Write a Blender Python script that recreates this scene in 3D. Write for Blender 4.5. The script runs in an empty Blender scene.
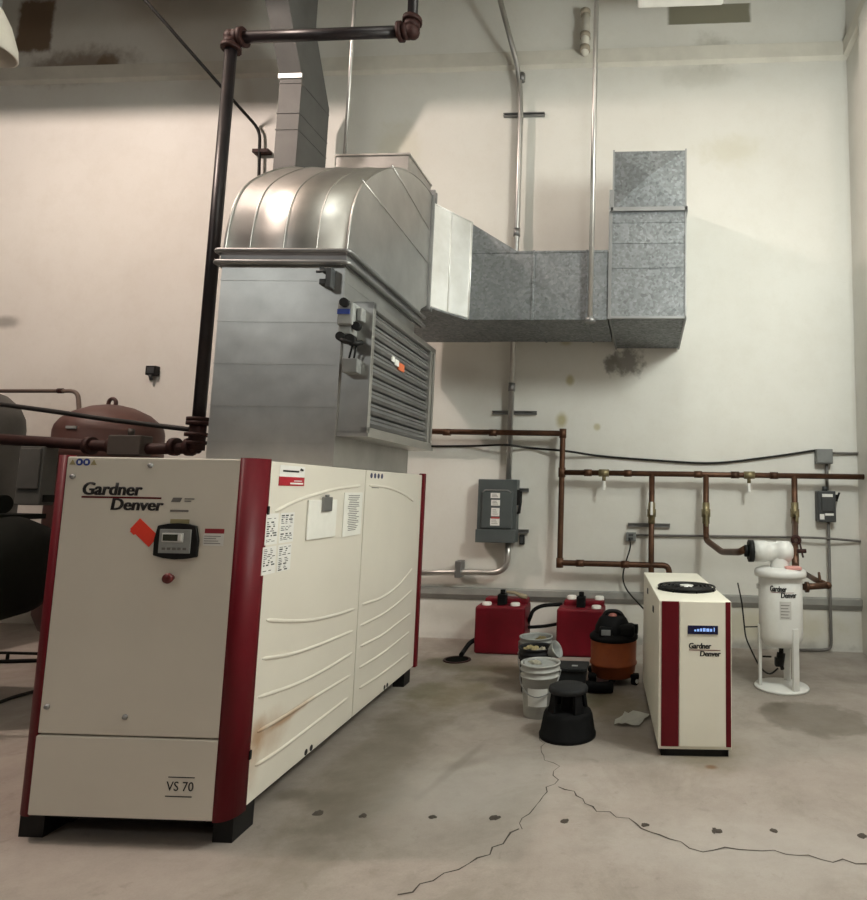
import bpy, bmesh, math, random
from mathutils import Vector, Matrix
random.seed(7)
R = math.radians
PI = math.pi
scene = bpy.context.scene
COL = scene.collection

# ------------------------------------------------------------------ camera
cam_data = bpy.data.cameras.new('camera')
cam = bpy.data.objects.new('camera', cam_data)
COL.objects.link(cam)
cam_data.sensor_fit = 'HORIZONTAL'
cam_data.sensor_width = 36.0
cam_data.lens = 26.2158
cam_data.shift_x = -0.1940
cam_data.shift_y = -0.03024
cam_data.clip_end = 200
cam.matrix_world = Matrix(((0.99747, -0.00972, 0.07036, 0.0),
                           (0.06888, -0.10952, -0.99159, 0.0),
                           (0.01734, 0.99394, -0.10858, 1.7467),
                           (0, 0, 0, 1)))
scene.camera = cam

# ------------------------------------------------------------------ world, lamps, exposure
world = bpy.data.worlds.new('world')
scene.world = world
world.use_nodes = True
bg = world.node_tree.nodes['Background']
bg.inputs['Color'].default_value = (1.0, 0.88, 0.76, 1)
bg.inputs['Strength'].default_value = 0.035


def lamp(name, loc, power, color, radius=0.12):
    d = bpy.data.lights.new(name, 'POINT')
    d.energy = power
    d.color = color
    d.shadow_soft_size = radius
    o = bpy.data.objects.new(name, d)
    o.location = loc
    COL.objects.link(o)
    return o


lamp('hall_and_fill_lamp', (1.9, 3.5, 4.5), 372, (0.945, 1.0, 0.935), 0.35)
lamp('hall_and_fill_lamp', (0.2, 1.6, 8.1), 165, (0.98, 1.0, 0.93), 0.2)  # fill lamp, added to lighten the shadows
lamp('hall_and_fill_lamp', (-6.8, 3.0, 8.1), 940, (1.0, 0.83, 0.74), 0.12)
lamp('hall_and_fill_lamp', (-6.3, -3.0, 5.6), 168, (0.96, 1.0, 0.97), 0.5)

vs = scene.view_settings
vs.view_transform = 'Standard'
vs.look = 'None'
vs.exposure = 0.0
vs.gamma = 1.0
vs.use_curve_mapping = False


# ------------------------------------------------------------------ materials
class NT:
    def __init__(self, name):
        self.m = bpy.data.materials.new(name)
        self.m.use_nodes = True
        self.t = self.m.node_tree
        self.b = self.t.nodes['Principled BSDF']
        self.pos = None

    def n(self, kind, **kw):
        x = self.t.nodes.new(kind)
        for k, v in kw.items():
            setattr(x, k, v)
        return x

    def l(self, a, b):
        self.t.links.new(a, b)

    def position(self):
        if self.pos is None:
            self.pos = self.n('ShaderNodeNewGeometry').outputs['Position']
        return self.pos

    def objco(self):
        return self.n('ShaderNodeTexCoord').outputs['Object']

    def noise(self, scale, detail=4, rough=0.55, co=None, dist=0.0):
        x = self.n('ShaderNodeTexNoise')
        x.inputs['Scale'].default_value = scale
        x.inputs['Detail'].default_value = detail
        x.inputs['Roughness'].default_value = rough
        x.inputs['Distortion'].default_value = dist
        self.l(co if co is not None else self.objco(), x.inputs['Vector'])
        return x.outputs['Fac']

    def maprange(self, v, a, b, c=0.0, d=1.0, smooth=False):
        x = self.n('ShaderNodeMapRange')
        if smooth:
            x.interpolation_type = 'SMOOTHSTEP'
        for i, val in zip(('From Min', 'From Max', 'To Min', 'To Max'), (a, b, c, d)):
            x.inputs[i].default_value = val
        self.l(v, x.inputs['Value'])
        return x.outputs['Result']

    def mix(self, fac, a, b, mode='MIX'):
        x = self.n('ShaderNodeMix', data_type='RGBA', blend_type=mode)
        if hasattr(fac, 'links'):
            self.l(fac, x.inputs[0])
        else:
            x.inputs[0].default_value = fac
        for v, s in ((a, x.inputs[6]), (b, x.inputs[7])):
            if hasattr(v, 'links'):
                self.l(v, s)
            else:
                s.default_value = (*v, 1)
        return x.outputs[2]

    def math(self, op, a, b=0.0):
        x = self.n('ShaderNodeMath', operation=op)
        for v, s in ((a, x.inputs[0]), (b, x.inputs[1])):
            if hasattr(v, 'links'):
                self.l(v, s)
            else:
                s.default_value = v
        return x.outputs[0]

    def bump(self, h, strength=0.2, dist=0.01):
        x = self.n('ShaderNodeBump')
        x.inputs['Strength'].default_value = strength
        x.inputs['Distance'].default_value = dist
        self.l(h, x.inputs['Height'])
        self.l(x.outputs['Normal'], self.b.inputs['Normal'])

    def color(self, c):
        if hasattr(c, 'links'):
            self.l(c, self.b.inputs['Base Color'])
        else:
            self.b.inputs['Base Color'].default_value = (*c, 1)

    def blob(self, plane, cx, cy, rx, ry, ang, strength, hard, jitter, jscale, square=False):
        """soft-edged stain: 1 at (cx, cy) falling to 0 at the rx, ry ellipse, edge broken up by noise"""
        mp = self.n('ShaderNodeMapping', vector_type='TEXTURE')
        z = -50.0
        if plane == 'XY':
            mp.inputs['Location'].default_value = (cx, cy, 0)
            mp.inputs['Rotation'].default_value = (0, 0, ang)
            mp.inputs['Scale'].default_value = (rx, ry, 1000)
        elif plane == 'YZ':
            mp.inputs['Location'].default_value = (0, cx, cy)
            mp.inputs['Rotation'].default_value = (ang, 0, 0)
            mp.inputs['Scale'].default_value = (1000, rx, ry)
        else:
            mp.inputs['Location'].default_value = (cx, 0, cy)
            mp.inputs['Rotation'].default_value = (0, -ang, 0)
            mp.inputs['Scale'].default_value = (rx, 1000, ry)
        self.l(self.position(), mp.inputs['Vector'])
        if square:
            ab = self.n('ShaderNodeVectorMath', operation='ABSOLUTE')
            self.l(mp.outputs[0], ab.inputs[0])
            sx_ = self.n('ShaderNodeSeparateXYZ')
            self.l(ab.outputs[0], sx_.inputs[0])
            dist = self.math('MAXIMUM', self.math('MAXIMUM', sx_.outputs[0], sx_.outputs[1]), sx_.outputs[2])
        else:
            ln = self.n('ShaderNodeVectorMath', operation='LENGTH')
            self.l(mp.outputs[0], ln.inputs[0])
            dist = ln.outputs['Value']
        nz = self.noise(jscale, 5, 0.6, self.position())
        d = self.math('ADD', dist, self.math('MULTIPLY', self.math('SUBTRACT', nz, 0.5), jitter))
        return self.math('MULTIPLY', self.maprange(d, hard, 1.0, 1.0, 0.0, True), strength)


def plain(name, col, rough=0.5, metal=0.0, vary=0.12, scale=6.0, bump=0.0, bscale=40.0, spec=0.5, dirt=None, dirt_amt=0.4):
    t = NT(name)
    f = t.noise(scale, 5, 0.6)
    lo = tuple(max(0, c * (1 - vary)) for c in col)
    hi = tuple(min(1, c * (1 + vary)) for c in col)
    c = t.mix(t.maprange(f, 0.3, 0.7), lo, hi)
    if dirt:
        g = t.noise(scale * 0.6, 8, 0.7)
        c = t.mix(t.maprange(g, 0.5, 0.75, 0, dirt_amt), c, dirt)
    t.color(c)
    t.b.inputs['Roughness'].default_value = rough
    t.b.inputs['Metallic'].default_value = metal
    t.b.inputs['Specular IOR Level'].default_value = spec
    if bump:
        t.bump(t.noise(bscale, 4), bump, 0.01)
    return t.m


def galvanised(name, col, rough, spangle=0.0, sscale=40.0, metal=0.9, wave=0.12):
    t = NT(name)
    v = t.n('ShaderNodeTexVoronoi')
    v.inputs['Scale'].default_value = sscale
    t.l(t.objco(), v.inputs['Vector'])
    sep = t.n('ShaderNodeSeparateColor')
    t.l(v.outputs['Color'], sep.inputs[0])
    f = t.noise(3.0, 5, 0.6)
    base = t.mix(t.maprange(f, 0.3, 0.7), tuple(c * 0.86 for c in col), tuple(min(1, c * 1.12) for c in col))
    base = t.mix(t.math('MULTIPLY', sep.outputs[0], spangle), base, tuple(c * 0.45 for c in col))
    t.color(base)
    t.b.inputs['Metallic'].default_value = metal
    t.l(t.math('ADD', t.math('MULTIPLY', sep.outputs[1], spangle * 0.5), rough), t.b.inputs['Roughness'])
    t.bump(t.noise(2.2, 2), wave, 0.05)
    return t.m


CREAM = plain('cream_enamel', (0.72, 0.68, 0.60), 0.38, vary=0.04, scale=1.5)
GALVU = plain('weathered_galvanised_sheet', (0.135, 0.133, 0.128), 0.62, 0.25, 0.12, 3, spec=0.3)
CREAM2 = plain('pale_enamel', (0.84, 0.81, 0.70), 0.4, vary=0.04, scale=2)
REDP = plain('dark_red_enamel', (0.115, 0.0015, 0.007), 0.5, vary=0.12, scale=3, spec=0.28)
BLACK = plain('black_paint', (0.006, 0.006, 0.006), 0.55, spec=0.3)
BLACKM = plain('black_rubber', (0.0055, 0.0055, 0.006), 0.75, vary=0.3, scale=12, bump=0.1, spec=0.14)
INK = plain('black_ink', (0.012, 0.011, 0.012), 0.6)
PALEINK = plain('grey_ink', (0.16, 0.15, 0.14), 0.7)
GALV = galvanised('galvanised_sheet', (0.50, 0.49, 0.47), 0.38, metal=0.97)
GALVB = galvanised('bright_galvanised_sheet', (0.93, 0.92, 0.88), 0.34, metal=0.55)
SPANG = galvanised('spangled_galvanised_sheet', (0.285, 0.30, 0.31), 0.45, 0.7, 40.0, 0.75)
GALVD = galvanised('dull_galvanised_steel', (0.30, 0.30, 0.30), 0.5)
STEEL = galvanised('zinc_conduit', (0.55, 0.54, 0.52), 0.38)
COPPER = plain('tarnished_copper', (0.105, 0.050, 0.028), 0.45, 0.6, 0.35, 5, dirt=(0.035, 0.022, 0.016), dirt_amt=0.7)
BRASS = plain('brass', (0.24, 0.20, 0.11), 0.45, 0.6, 0.3, 12)
DARKPIPE = plain('dark_iron_pipe', (0.020, 0.017, 0.019), 0.38, 0.3, 0.3, 4, dirt=(0.045, 0.018, 0.015))
RUSTY = plain('rusty_fitting', (0.034, 0.012, 0.010), 0.6, 0.1, 0.3, 15, spec=0.3)
GREYBOX = plain('grey_enamel_box', (0.070, 0.082, 0.084), 0.5, 0.0, 0.08, 4)
GREYBOX2 = plain('grey_cast_box', (0.20, 0.205, 0.20), 0.55, 0.1, 0.1, 8)
DARKBOX = plain('charcoal_box', (0.045, 0.048, 0.05), 0.5)
WHITE = plain('white_label', (0.78, 0.77, 0.74), 0.6, vary=0.05)
PAPER = plain('paper', (0.78, 0.77, 0.72), 0.8, vary=0.06, scale=5)
WPLASTIC = plain('white_plastic', (0.78, 0.76, 0.72), 0.45, vary=0.05)
FILTERW = plain('white_vessel_paint', (0.68, 0.68, 0.66), 0.42, vary=0.07, scale=4, dirt=(0.45, 0.42, 0.36), dirt_amt=0.35)
REDPL = plain('red_plastic', (0.135, 0.003, 0.010), 0.5, vary=0.25, scale=4, spec=0.3)
ORANGE = plain('orange_plastic', (0.30, 0.062, 0.012), 0.5, vary=0.2, scale=4, dirt=(0.10, 0.03, 0.012), dirt_amt=0.6)
TAGRED = plain('fluorescent_red_tag', (0.95, 0.06, 0.03), 0.5, vary=0.08)
GREYPL = plain('grey_plastic', (0.30, 0.31, 0.30), 0.5, vary=0.12, scale=8, dirt=(0.12, 0.12, 0.11), dirt_amt=0.5)
PAILW = plain('grey_white_plastic', (0.42, 0.42, 0.40), 0.5, vary=0.1, scale=8, dirt=(0.2, 0.19, 0.17), dirt_amt=0.5)
DKGREYPL = plain('dark_grey_plastic', (0.014, 0.0145, 0.016), 0.65, vary=0.2, scale=8, spec=0.25)
RAG = plain('yellowed_rag', (0.62, 0.52, 0.28), 0.9, vary=0.3, scale=14)
RAGW = plain('white_rag', (0.68, 0.64, 0.52), 0.9, vary=0.2, scale=14)
TANKRED = plain('oxide_red_tank', (0.082, 0.034, 0.027), 0.55, vary=0.2, scale=2.5, dirt=(0.06, 0.045, 0.036), dirt_amt=0.7)
TANKGREY = plain('grey_tank', (0.085, 0.083, 0.076), 0.65, vary=0.15, scale=3, spec=0.3)
DKMACH = plain('dark_green_machine', (0.006, 0.0065, 0.005), 0.85, vary=0.3, scale=4, spec=0.12)
CABLE = plain('black_cable', (0.012, 0.011, 0.010), 0.6, spec=0.3)
GCABLE = plain('grey_cable', (0.14, 0.13, 0.12), 0.6)
LCD = plain('lcd_glass', (0.05, 0.055, 0.04), 0.2)
BLUE = plain('blue_sign', (0.02, 0.05, 0.28), 0.5)
YELLOW = plain('sign_yellow_grey', (0.36, 0.31, 0.16), 0.6)
HUBW = plain('pale_metal', (0.75, 0.75, 0.73), 0.35, 0.3)
BLUEGLASS = plain('dark_blue_display', (0.008, 0.010, 0.05), 0.25)
RUSTS = plain('rust_smear', (0.45, 0.30, 0.16), 0.7)

t = NT('lit_digits')
t.color((0.1, 0.2, 0.6))
t.b.inputs['Emission Color'].default_value = (0.35, 0.55, 1.0, 1)
t.b.inputs['Emission Strength'].default_value = 0.7
t.b.inputs['Roughness'].default_value = 0.3
DIGIT = t.m


t = NT('rust_streaked_enamel')
t.pos = t.objco()
c = t.mix(t.maprange(t.noise(1.5, 5, 0.6), 0.3, 0.7), (0.70, 0.66, 0.58), (0.74, 0.70, 0.62))
for (v, z, rv, rz, an, st_) in ((0.18, 0.46, 0.13, 0.13, 0.0, 0.80), (0.48, 0.455, 0.42, 0.035, 0.04, 0.75), (0.30, 0.42, 0.24, 0.16, 0.0, 0.40), (0.16, 0.33, 0.10, 0.16, 0.0, 0.35)):
    c = t.mix(t.blob('YZ', v, z, rv, rz, an, st_, 0.15, 0.9, 6.0), c, (0.36, 0.20, 0.09))
t.color(c)
t.b.inputs['Roughness'].default_value = 0.38
CREAMR = t.m


def concrete_floor():
    t = NT('stained_concrete_floor')
    p = t.position()
    a = t.noise(0.45, 5, 0.6, p)
    b = t.noise(2.6, 8, 0.65, p)
    c = t.noise(22.0, 6, 0.7, p)
    col = t.mix(t.maprange(a, 0.35, 0.65), (0.335, 0.287, 0.256), (0.365, 0.33, 0.295))
    col = t.mix(t.maprange(b, 0.42, 0.70, 0, 0.50), col, (0.25, 0.215, 0.185))
    e = t.noise(1.1, 9, 0.75, p, 0.6)
    col = t.mix(t.maprange(e, 0.50, 0.62, 0, 0.50), col, (0.215, 0.19, 0.155))
    g = t.noise(7.0, 6, 0.7, p, 0.4)
    col = t.mix(t.maprange(g, 0.60, 0.72, 0, 0.5), col, (0.17, 0.145, 0.115))
    col = t.mix(t.maprange(c, 0.5, 0.8, 0, 0.30), col, (0.22, 0.19, 0.165))
    fine = t.noise(110.0, 3, 0.6, p)
    col = t.mix(t.maprange(fine, 0.35, 0.7, 0.0, 0.16), col, (0.18, 0.16, 0.14))
    # x, y, rx, ry, angle, strength, hard, colour
    DK, YL, RU, LT = (0.13, 0.11, 0.085), (0.17, 0.135, 0.07), (0.16, 0.07, 0.03), (0.46, 0.44, 0.41)
    st = [(-1.72, 4.3, 0.42, 1.9, 0.04, 0.75, 0.25, DK), (-1.60, 5.6, 0.55, 0.7, 0.0, 0.55, 0.2, YL),
          (-1.55, 3.55, 0.40, 0.55, 0.0, 0.5, 0.2, DK), (-1.93, 6.65, 0.75, 0.55, 0.0, 0.55, 0.2, DK),
          (-1.1, 6.3, 1.1, 0.7, 0.0, 0.50, 0.2, YL), (-2.0, 7.2, 0.9, 0.5, 0.0, 0.45, 0.2, DK),
          (-0.45, 5.9, 0.75, 0.6, 0.0, 0.55, 0.2, DK), (-0.25, 5.45, 0.45, 0.5, 0.2, 0.55, 0.3, YL),
          (-0.05, 4.9, 0.35, 0.9, 0.0, 0.35, 0.2, DK),
          ((1.358, 5.339)[0], (1.358, 5.339)[1], 0.50, 0.42, -0.3, 0.62, 0.72, DK), ((1.086, 5.541)[0], (1.086, 5.541)[1], 0.16, 0.25, 0.0, 0.6, 0.3, DK),
          ((0.438, 4.331)[0], (0.438, 4.331)[1], 0.055, 0.05, 0.0, 0.9, 0.3, RU), (0.42, 4.62, 0.42, 0.5, 0.0, 0.5, 0.2, YL),
          (1.25, 6.1, 0.55, 0.5, 0.0, 0.45, 0.2, DK), (0.9, 6.6, 1.2, 0.6, 0.0, 0.40, 0.2, DK),
          (2.0, 6.5, 0.8, 0.3, 0.1, 0.3, 0.2, DK),
          ((-1.180, 4.180)[0], (-1.180, 4.180)[1], 0.05, 0.62, -0.20, 0.45, 0.2, DK), (-1.35, 5.55, 0.22, 0.16, 0.5, 0.5, 0.2, DK),
          (-1.55, 6.0, 0.20, 0.12, 0.6, 0.5, 0.2, DK), (-0.9, 3.9, 0.9, 0.7, 0.3, 0.35, 0.2, LT),
          (0.6, 3.4, 1.4, 0.45, 0.0, 0.30, 0.2, LT), (-5.0, 5.3, 2.2, 2.0, 0.0, 0.35, 0.2, DK),
          (-1.15, 4.2, 0.25, 0.10, 0.6, 0.35, 0.2, DK)]
    OL = (0.14, 0.125, 0.075)
    st += [((-2.077, 6.547)[0], (-2.077, 6.547)[1], 0.30, 0.22, 0.3, 0.75, 0.35, OL), ((-1.913, 5.641)[0], (-1.913, 5.641)[1], 0.22, 0.40, 0.0, 0.7, 0.35, OL), ((-1.668, 6.378)[0], (-1.668, 6.378)[1], 0.55, 0.16, 0.0, 0.65, 0.35, OL),
           ((-1.333, 6.016)[0], (-1.333, 6.016)[1], 0.45, 0.18, 0.0, 0.5, 0.1, DK), ((-0.410, 5.558)[0], (-0.410, 5.558)[1], 0.16, 0.30, 0.0, 0.6, 0.3, OL), ((-1.886, 4.905)[0], (-1.886, 4.905)[1], 0.20, 0.40, 0.3, 0.5, 0.1, DK),
           ((-1.756, 3.653)[0], (-1.756, 3.653)[1], 0.22, 0.14, 0.4, 0.6, 0.1, DK), ((-2.009, 3.685)[0], (-2.009, 3.685)[1], 0.16, 0.10, 0.4, 0.7, 0.1, DK), ((1.144, 5.623)[0], (1.144, 5.623)[1], 0.10, 0.12, 0.0, 0.8, 0.2, DK)]
    for (x, y, rx, ry, an, s, h, cc) in st:
        col = t.mix(t.blob('XY', x, y, rx, ry, an, s, h, 0.9, 5.0), col, cc)
    t.color(col)
    t.l(t.maprange(b, 0.3, 0.7, 0.42, 0.68), t.b.inputs['Roughness'])
    t.bump(t.noise(60, 5, 0.6, p), 0.12, 0.01)
    return t.m


def painted_wall(name, stains=True):
    t = NT(name)
    p = t.position()
    a = t.noise(0.5, 4, 0.55, p)
    b = t.noise(3.5, 7, 0.65, p)
    col = t.mix(t.maprange(a, 0.3, 0.7), (0.70, 0.68, 0.63), (0.755, 0.742, 0.695))
    col = t.mix(t.maprange(b, 0.45, 0.75, 0, 0.25), col, (0.60, 0.565, 0.49))
    fine = t.noise(26, 6, 0.7, p)
    col = t.mix(t.maprange(fine, 0.55, 0.8, 0, 0.2), col, (0.52, 0.49, 0.42))
    if stains:
        GR, YE, BR, DK = (0.36, 0.34, 0.28), (0.40, 0.34, 0.13), (0.17, 0.105, 0.06), (0.20, 0.185, 0.165)
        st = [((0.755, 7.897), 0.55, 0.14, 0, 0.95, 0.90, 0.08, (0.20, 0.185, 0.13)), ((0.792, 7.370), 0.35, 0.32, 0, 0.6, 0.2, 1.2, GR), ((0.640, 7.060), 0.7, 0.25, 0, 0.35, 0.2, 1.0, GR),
              ((-8.555, 8.078), 0.30, 0.45, 0, 0.95, 0.75, 0.4, BR), ((-7.846, 7.457), 1.1, 0.34, 0.1, 0.75, 0.25, 0.9, BR), ((-7.406, 7.443), 0.22, 0.20, 0, 0.7, 0.6, 0.5, BR),
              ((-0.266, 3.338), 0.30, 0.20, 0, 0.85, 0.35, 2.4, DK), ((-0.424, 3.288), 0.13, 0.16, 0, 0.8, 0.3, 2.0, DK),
              ((-0.936, 3.112), 0.07, 0.09, 0, 0.7, 0.3, 0.6, YE), ((-1.023, 2.618), 0.10, 0.13, 0, 0.75, 0.2, 0.6, YE), ((-0.594, 2.537), 0.06, 0.06, 0, 0.6, 0.3, 0.4, YE),
              ((-0.996, 3.586), 0.10, 0.07, 0, 0.5, 0.2, 0.6, YE), ((-3.258, 6.136), 0.45, 0.5, 0, 0.22, 0.3, 1.1, YE), ((1.013, 6.042), 0.6, 0.28, 0, 0.20, 0.2, 1.3, YE),
              ((-8.460, 3.851), 0.3, 0.12, 0, 0.7, 0.2, 0.5, DK), ((1.100, 0.260), 1.8, 0.28, 0, 0.35, 0.2, 0.9, YE), ((-2.067, 0.311), 0.9, 0.25, 0, 0.35, 0.2, 0.9, GR),
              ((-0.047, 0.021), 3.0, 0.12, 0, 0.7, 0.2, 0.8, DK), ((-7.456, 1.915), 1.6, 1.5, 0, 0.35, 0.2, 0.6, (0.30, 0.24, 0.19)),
              ((-2.027, 2.387), 1.4, 0.10, 0, 0.25, 0.2, 0.8, GR), ((0.874, 0.990), 1.4, 0.2, 0, 0.18, 0.2, 0.6, GR)]
        for (c, rx, ry, an, s, h, j, cc) in st:
            col = t.mix(t.blob('XZ', c[0], c[1], rx, ry, an, s, h, j, 7.0, h >= 0.75), col, cc)
    t.color(col)
    t.b.inputs['Roughness'].default_value = 0.62
    t.bump(t.noise(18, 6, 0.6, p), 0.10, 0.01)
    return t.m


FLOORM = concrete_floor()
WALLM = painted_wall('stained_painted_wall')
WALLM2 = painted_wall('painted_side_wall', False)
LEDGEM = plain('ledge_paint', (0.66, 0.63, 0.56), 0.6, vary=0.08, scale=3)
TRIMM = plain('grey_trim', (0.30, 0.295, 0.275), 0.55, vary=0.12, scale=4)
CEILM = plain('ceiling_deck', (0.45, 0.42, 0.37), 0.7, vary=0.1, scale=2)
BEAMM = plain('painted_beam', (0.52, 0.49, 0.42), 0.6, vary=0.1, scale=2)
CRACKM = plain('crack_dirt', (0.055, 0.045, 0.036), 0.9)


# ------------------------------------------------------------------ mesh building
class MB:
    """collects shapes into one mesh"""

    def __init__(self):
        self.bm = bmesh.new()

    def _bev(self, verts, bev, seg=2):
        es = {e for v in verts for e in v.link_edges}
        bmesh.ops.bevel(self.bm, geom=list(es), offset=bev, segments=seg, affect='EDGES', profile=0.5)

    def box(self, lo, hi, bev=0.0, rot=None, seg=2):
        lo, hi = Vector(lo), Vector(hi)
        c = (lo + hi) / 2
        s = hi - lo
        M = Matrix.Translation(c)
        if rot is not None:
            M = M @ rot.to_4x4()
        M = M @ Matrix.Diagonal((abs(s.x), abs(s.y), abs(s.z), 1))
        r = bmesh.ops.create_cube(self.bm, size=1.0, matrix=M)
        if bev:
            self._bev(r['verts'], bev, seg)
        return self

    def prism(self, poly, axis, a0, a1, bev=0.0, smooth=False, caps=True):
        def P(u, v, w):
            return {'x': (w, u, v), 'y': (u, w, v), 'z': (u, v, w)}[axis]
        A = [self.bm.verts.new(P(u, v, a0)) for u, v in poly]
        B = [self.bm.verts.new(P(u, v, a1)) for u, v in poly]
        n = len(poly)
        if caps:
            self.bm.faces.new(A)
            self.bm.faces.new(B)
        for i in range(n):
            f = self.bm.faces.new((A[i], A[(i + 1) % n], B[(i + 1) % n], B[i]))
            f.smooth = smooth
        if bev:
            self._bev(A + B, bev)
        return self

    def strip(self, rows, smooth=True, close_u=False, close_v=False):
        """grid of points -> faces"""
        G = [[self.bm.verts.new(p) for p in r] for r in rows]
        nr, nc = len(G), len(G[0])
        for i in range(nr if close_u else nr - 1):
            for j in range(nc if close_v else nc - 1):
                f = self.bm.faces.new((G[i][j], G[i][(j + 1) % nc], G[(i + 1) % nr][(j + 1) % nc], G[(i + 1) % nr][j]))
                f.smooth = smooth
        return G

    def cyl(self, p0, p1, r0, r1=None, seg=20, caps=True):
        r1 = r0 if r1 is None else r1
        p0, p1 = Vector(p0), Vector(p1)
        d = (p1 - p0).normalized()
        a = d.orthogonal().normalized()
        b = d.cross(a)
        G = self.strip([[p + (a * math.cos(k * 2 * PI / seg) + b * math.sin(k * 2 * PI / seg)) * r for k in range(seg)]
                        for p, r in ((p0, r0), (p1, r1))], True, False, True)
        if caps:
            self.bm.faces.new(G[0])
            self.bm.faces.new(G[1])
        return self

    def tube(self, pts, r, seg=10, fillet=0.0, fseg=5):
        pts = [Vector(p) for p in pts]
        if fillet and len(pts) > 2:
            out = [pts[0]]
            for i in range(1, len(pts) - 1):
                a, b, c = pts[i - 1], pts[i], pts[i + 1]
                f1 = min(fillet, (a - b).length * 0.45)
                f2 = min(fillet, (c - b).length * 0.45)
                p, q = b + (a - b).normalized() * f1, b + (c - b).normalized() * f2
                for k in range(fseg + 1):
                    s = k / fseg
                    out.append(p * (1 - s) ** 2 + b * 2 * s * (1 - s) + q * s * s)
            out.append(pts[-1])
            pts = out
        rows = []
        up = None
        for i, p in enumerate(pts):
            d = (pts[min(i + 1, len(pts) - 1)] - pts[max(i - 1, 0)]).normalized()
            if up is None:
                up = d.orthogonal().normalized()
            up = (up - d * up.dot(d)).normalized()
            w = d.cross(up)
            rr = r[i] if isinstance(r, (list, tuple)) else r
            rows.append([p + (up * math.cos(k * 2 * PI / seg) + w * math.sin(k * 2 * PI / seg)) * rr for k in range(seg)])
        G = self.strip(rows, True, False, True)
        self.bm.faces.new(G[0])
        self.bm.faces.new(G[-1])
        return self

    def lathe(self, prof, c=(0, 0, 0), seg=32, axis=None):
        c = Vector(c)
        d = Vector((0, 0, 1)) if axis is None else Vector(axis).normalized()
        a = d.orthogonal().normalized()
        b = d.cross(a)
        rows = [[c + d * z + (a * math.cos(k * 2 * PI / seg) + b * math.sin(k * 2 * PI / seg)) * max(r, 1e-4) for k in range(seg)] for r, z in prof]
        self.strip(rows, True, False, True)
        bmesh.ops.remove_doubles(self.bm, verts=self.bm.verts, dist=2e-4)
        return self

    def ball(self, c, r, sz=(1, 1, 1), seg=16):
        M = Matrix.Translation(Vector(c)) @ Matrix.Diagonal((*sz, 1))
        q = bmesh.ops.create_uvsphere(self.bm, u_segments=seg, v_segments=max(6, seg // 2), radius=r, matrix=M)
        for v in q['verts']:
            for f in v.link_faces:
                f.smooth = True
        return self

    def torus(self, c, R_, r, axis=(0, 0, 1), seg=28, s2=8):
        c, d = Vector(c), Vector(axis).normalized()
        a = d.orthogonal().normalized()
        b = d.cross(a)
        rows = []
        for k in range(seg):
            e = a * math.cos(k * 2 * PI / seg) + b * math.sin(k * 2 * PI / seg)
            rows.append([c + e * (R_ + r * math.cos(j * 2 * PI / s2)) + d * (r * math.sin(j * 2 * PI / s2)) for j in range(s2)])
        self.strip(rows, True, True, True)
        return self

    def build(self, name, mat, parent=None, world=False):
        bmesh.ops.recalc_face_normals(self.bm, faces=self.bm.faces)
        me = bpy.data.meshes.new(name)
        self.bm.to_mesh(me)
        self.bm.free()
        me.materials.append(mat)
        o = bpy.data.objects.new(name, me)
        COL.objects.link(o)
        if parent is not None:
            o.parent = parent
            if world:
                me.transform(WORLD[root_of(parent).name].inverted())
        return o


WORLD = {}


def root_of(o):
    while o.parent is not None:
        o = o.parent
    return o


def thing(name, label, cat, loc=(0, 0, 0), rz=0.0, group=None):
    o = bpy.data.objects.new(name, None)
    o.empty_display_size = 0.1
    COL.objects.link(o)
    o.location = loc
    o.rotation_euler = (0, 0, rz)
    WORLD[o.name] = Matrix.Translation(Vector(loc)) @ Matrix.Rotation(rz, 4, 'Z')
    tag(o, label, cat, group)
    return o


def tag(o, label, cat, group=None):
    o['label'] = label
    o['category'] = cat
    if group:
        o['group'] = group
    return o


def plabel(o, label):
    o['label'] = label
    return o


def structure(o):
    o['kind'] = 'structure'
    return o


def text_mesh(body, size_box, origin, ux, uz, bold=0.0, shear=0.0, depth=0.0012, heavy=0.0):
    """text as a mesh filling a width x height box; origin is its lower-left corner, ux / uz its directions"""
    cu = bpy.data.curves.new('txt', 'FONT')
    cu.body = body
    cu.size = 1.0
    cu.offset = bold
    cu.shear = shear
    cu.resolution_u = 3
    ob = bpy.data.objects.new('txt', cu)
    COL.objects.link(ob)
    dg = bpy.context.evaluated_depsgraph_get()
    me = bpy.data.meshes.new_from_object(ob.evaluated_get(dg))
    bpy.data.objects.remove(ob)
    bpy.data.curves.remove(cu)
    bm = bmesh.new()
    bm.from_mesh(me)
    bpy.data.meshes.remove(me)
    xs = [v.co.x for v in bm.verts]
    ys = [v.co.y for v in bm.verts]
    x0, x1, y0, y1 = min(xs), max(xs), min(ys), max(ys)
    ux, uz, origin = Vector(ux), Vector(uz), Vector(origin)
    nrm = ux.cross(uz).normalized()
    for v in bm.verts:
        v.co = origin + ux * ((v.co.x - x0) / (x1 - x0) * size_box[0]) + uz * ((v.co.y - y0) / (y1 - y0) * size_box[1])
    if heavy:
        base = bm.faces[:]
        for dx in (-heavy, heavy):
            g = bmesh.ops.duplicate(bm, geom=base)['geom']
            for v in g:
                if isinstance(v, bmesh.types.BMVert):
                    v.co += ux * dx + nrm * 0.0001
    r = bmesh.ops.extrude_face_region(bm, geom=bm.faces[:])
    for g in r['geom']:
        if isinstance(g, bmesh.types.BMVert):
            g.co += nrm * depth
    return bm


def lettering(name, body, size_box, origin, ux, uz, mat, parent, bold=0.0, shear=0.0, heavy=0.0):
    mb = MB()
    mb.bm.free()
    mb.bm = text_mesh(body, size_box, origin, ux, uz, bold, shear, 0.0012, heavy)
    return mb.build(name, mat, parent)


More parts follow.
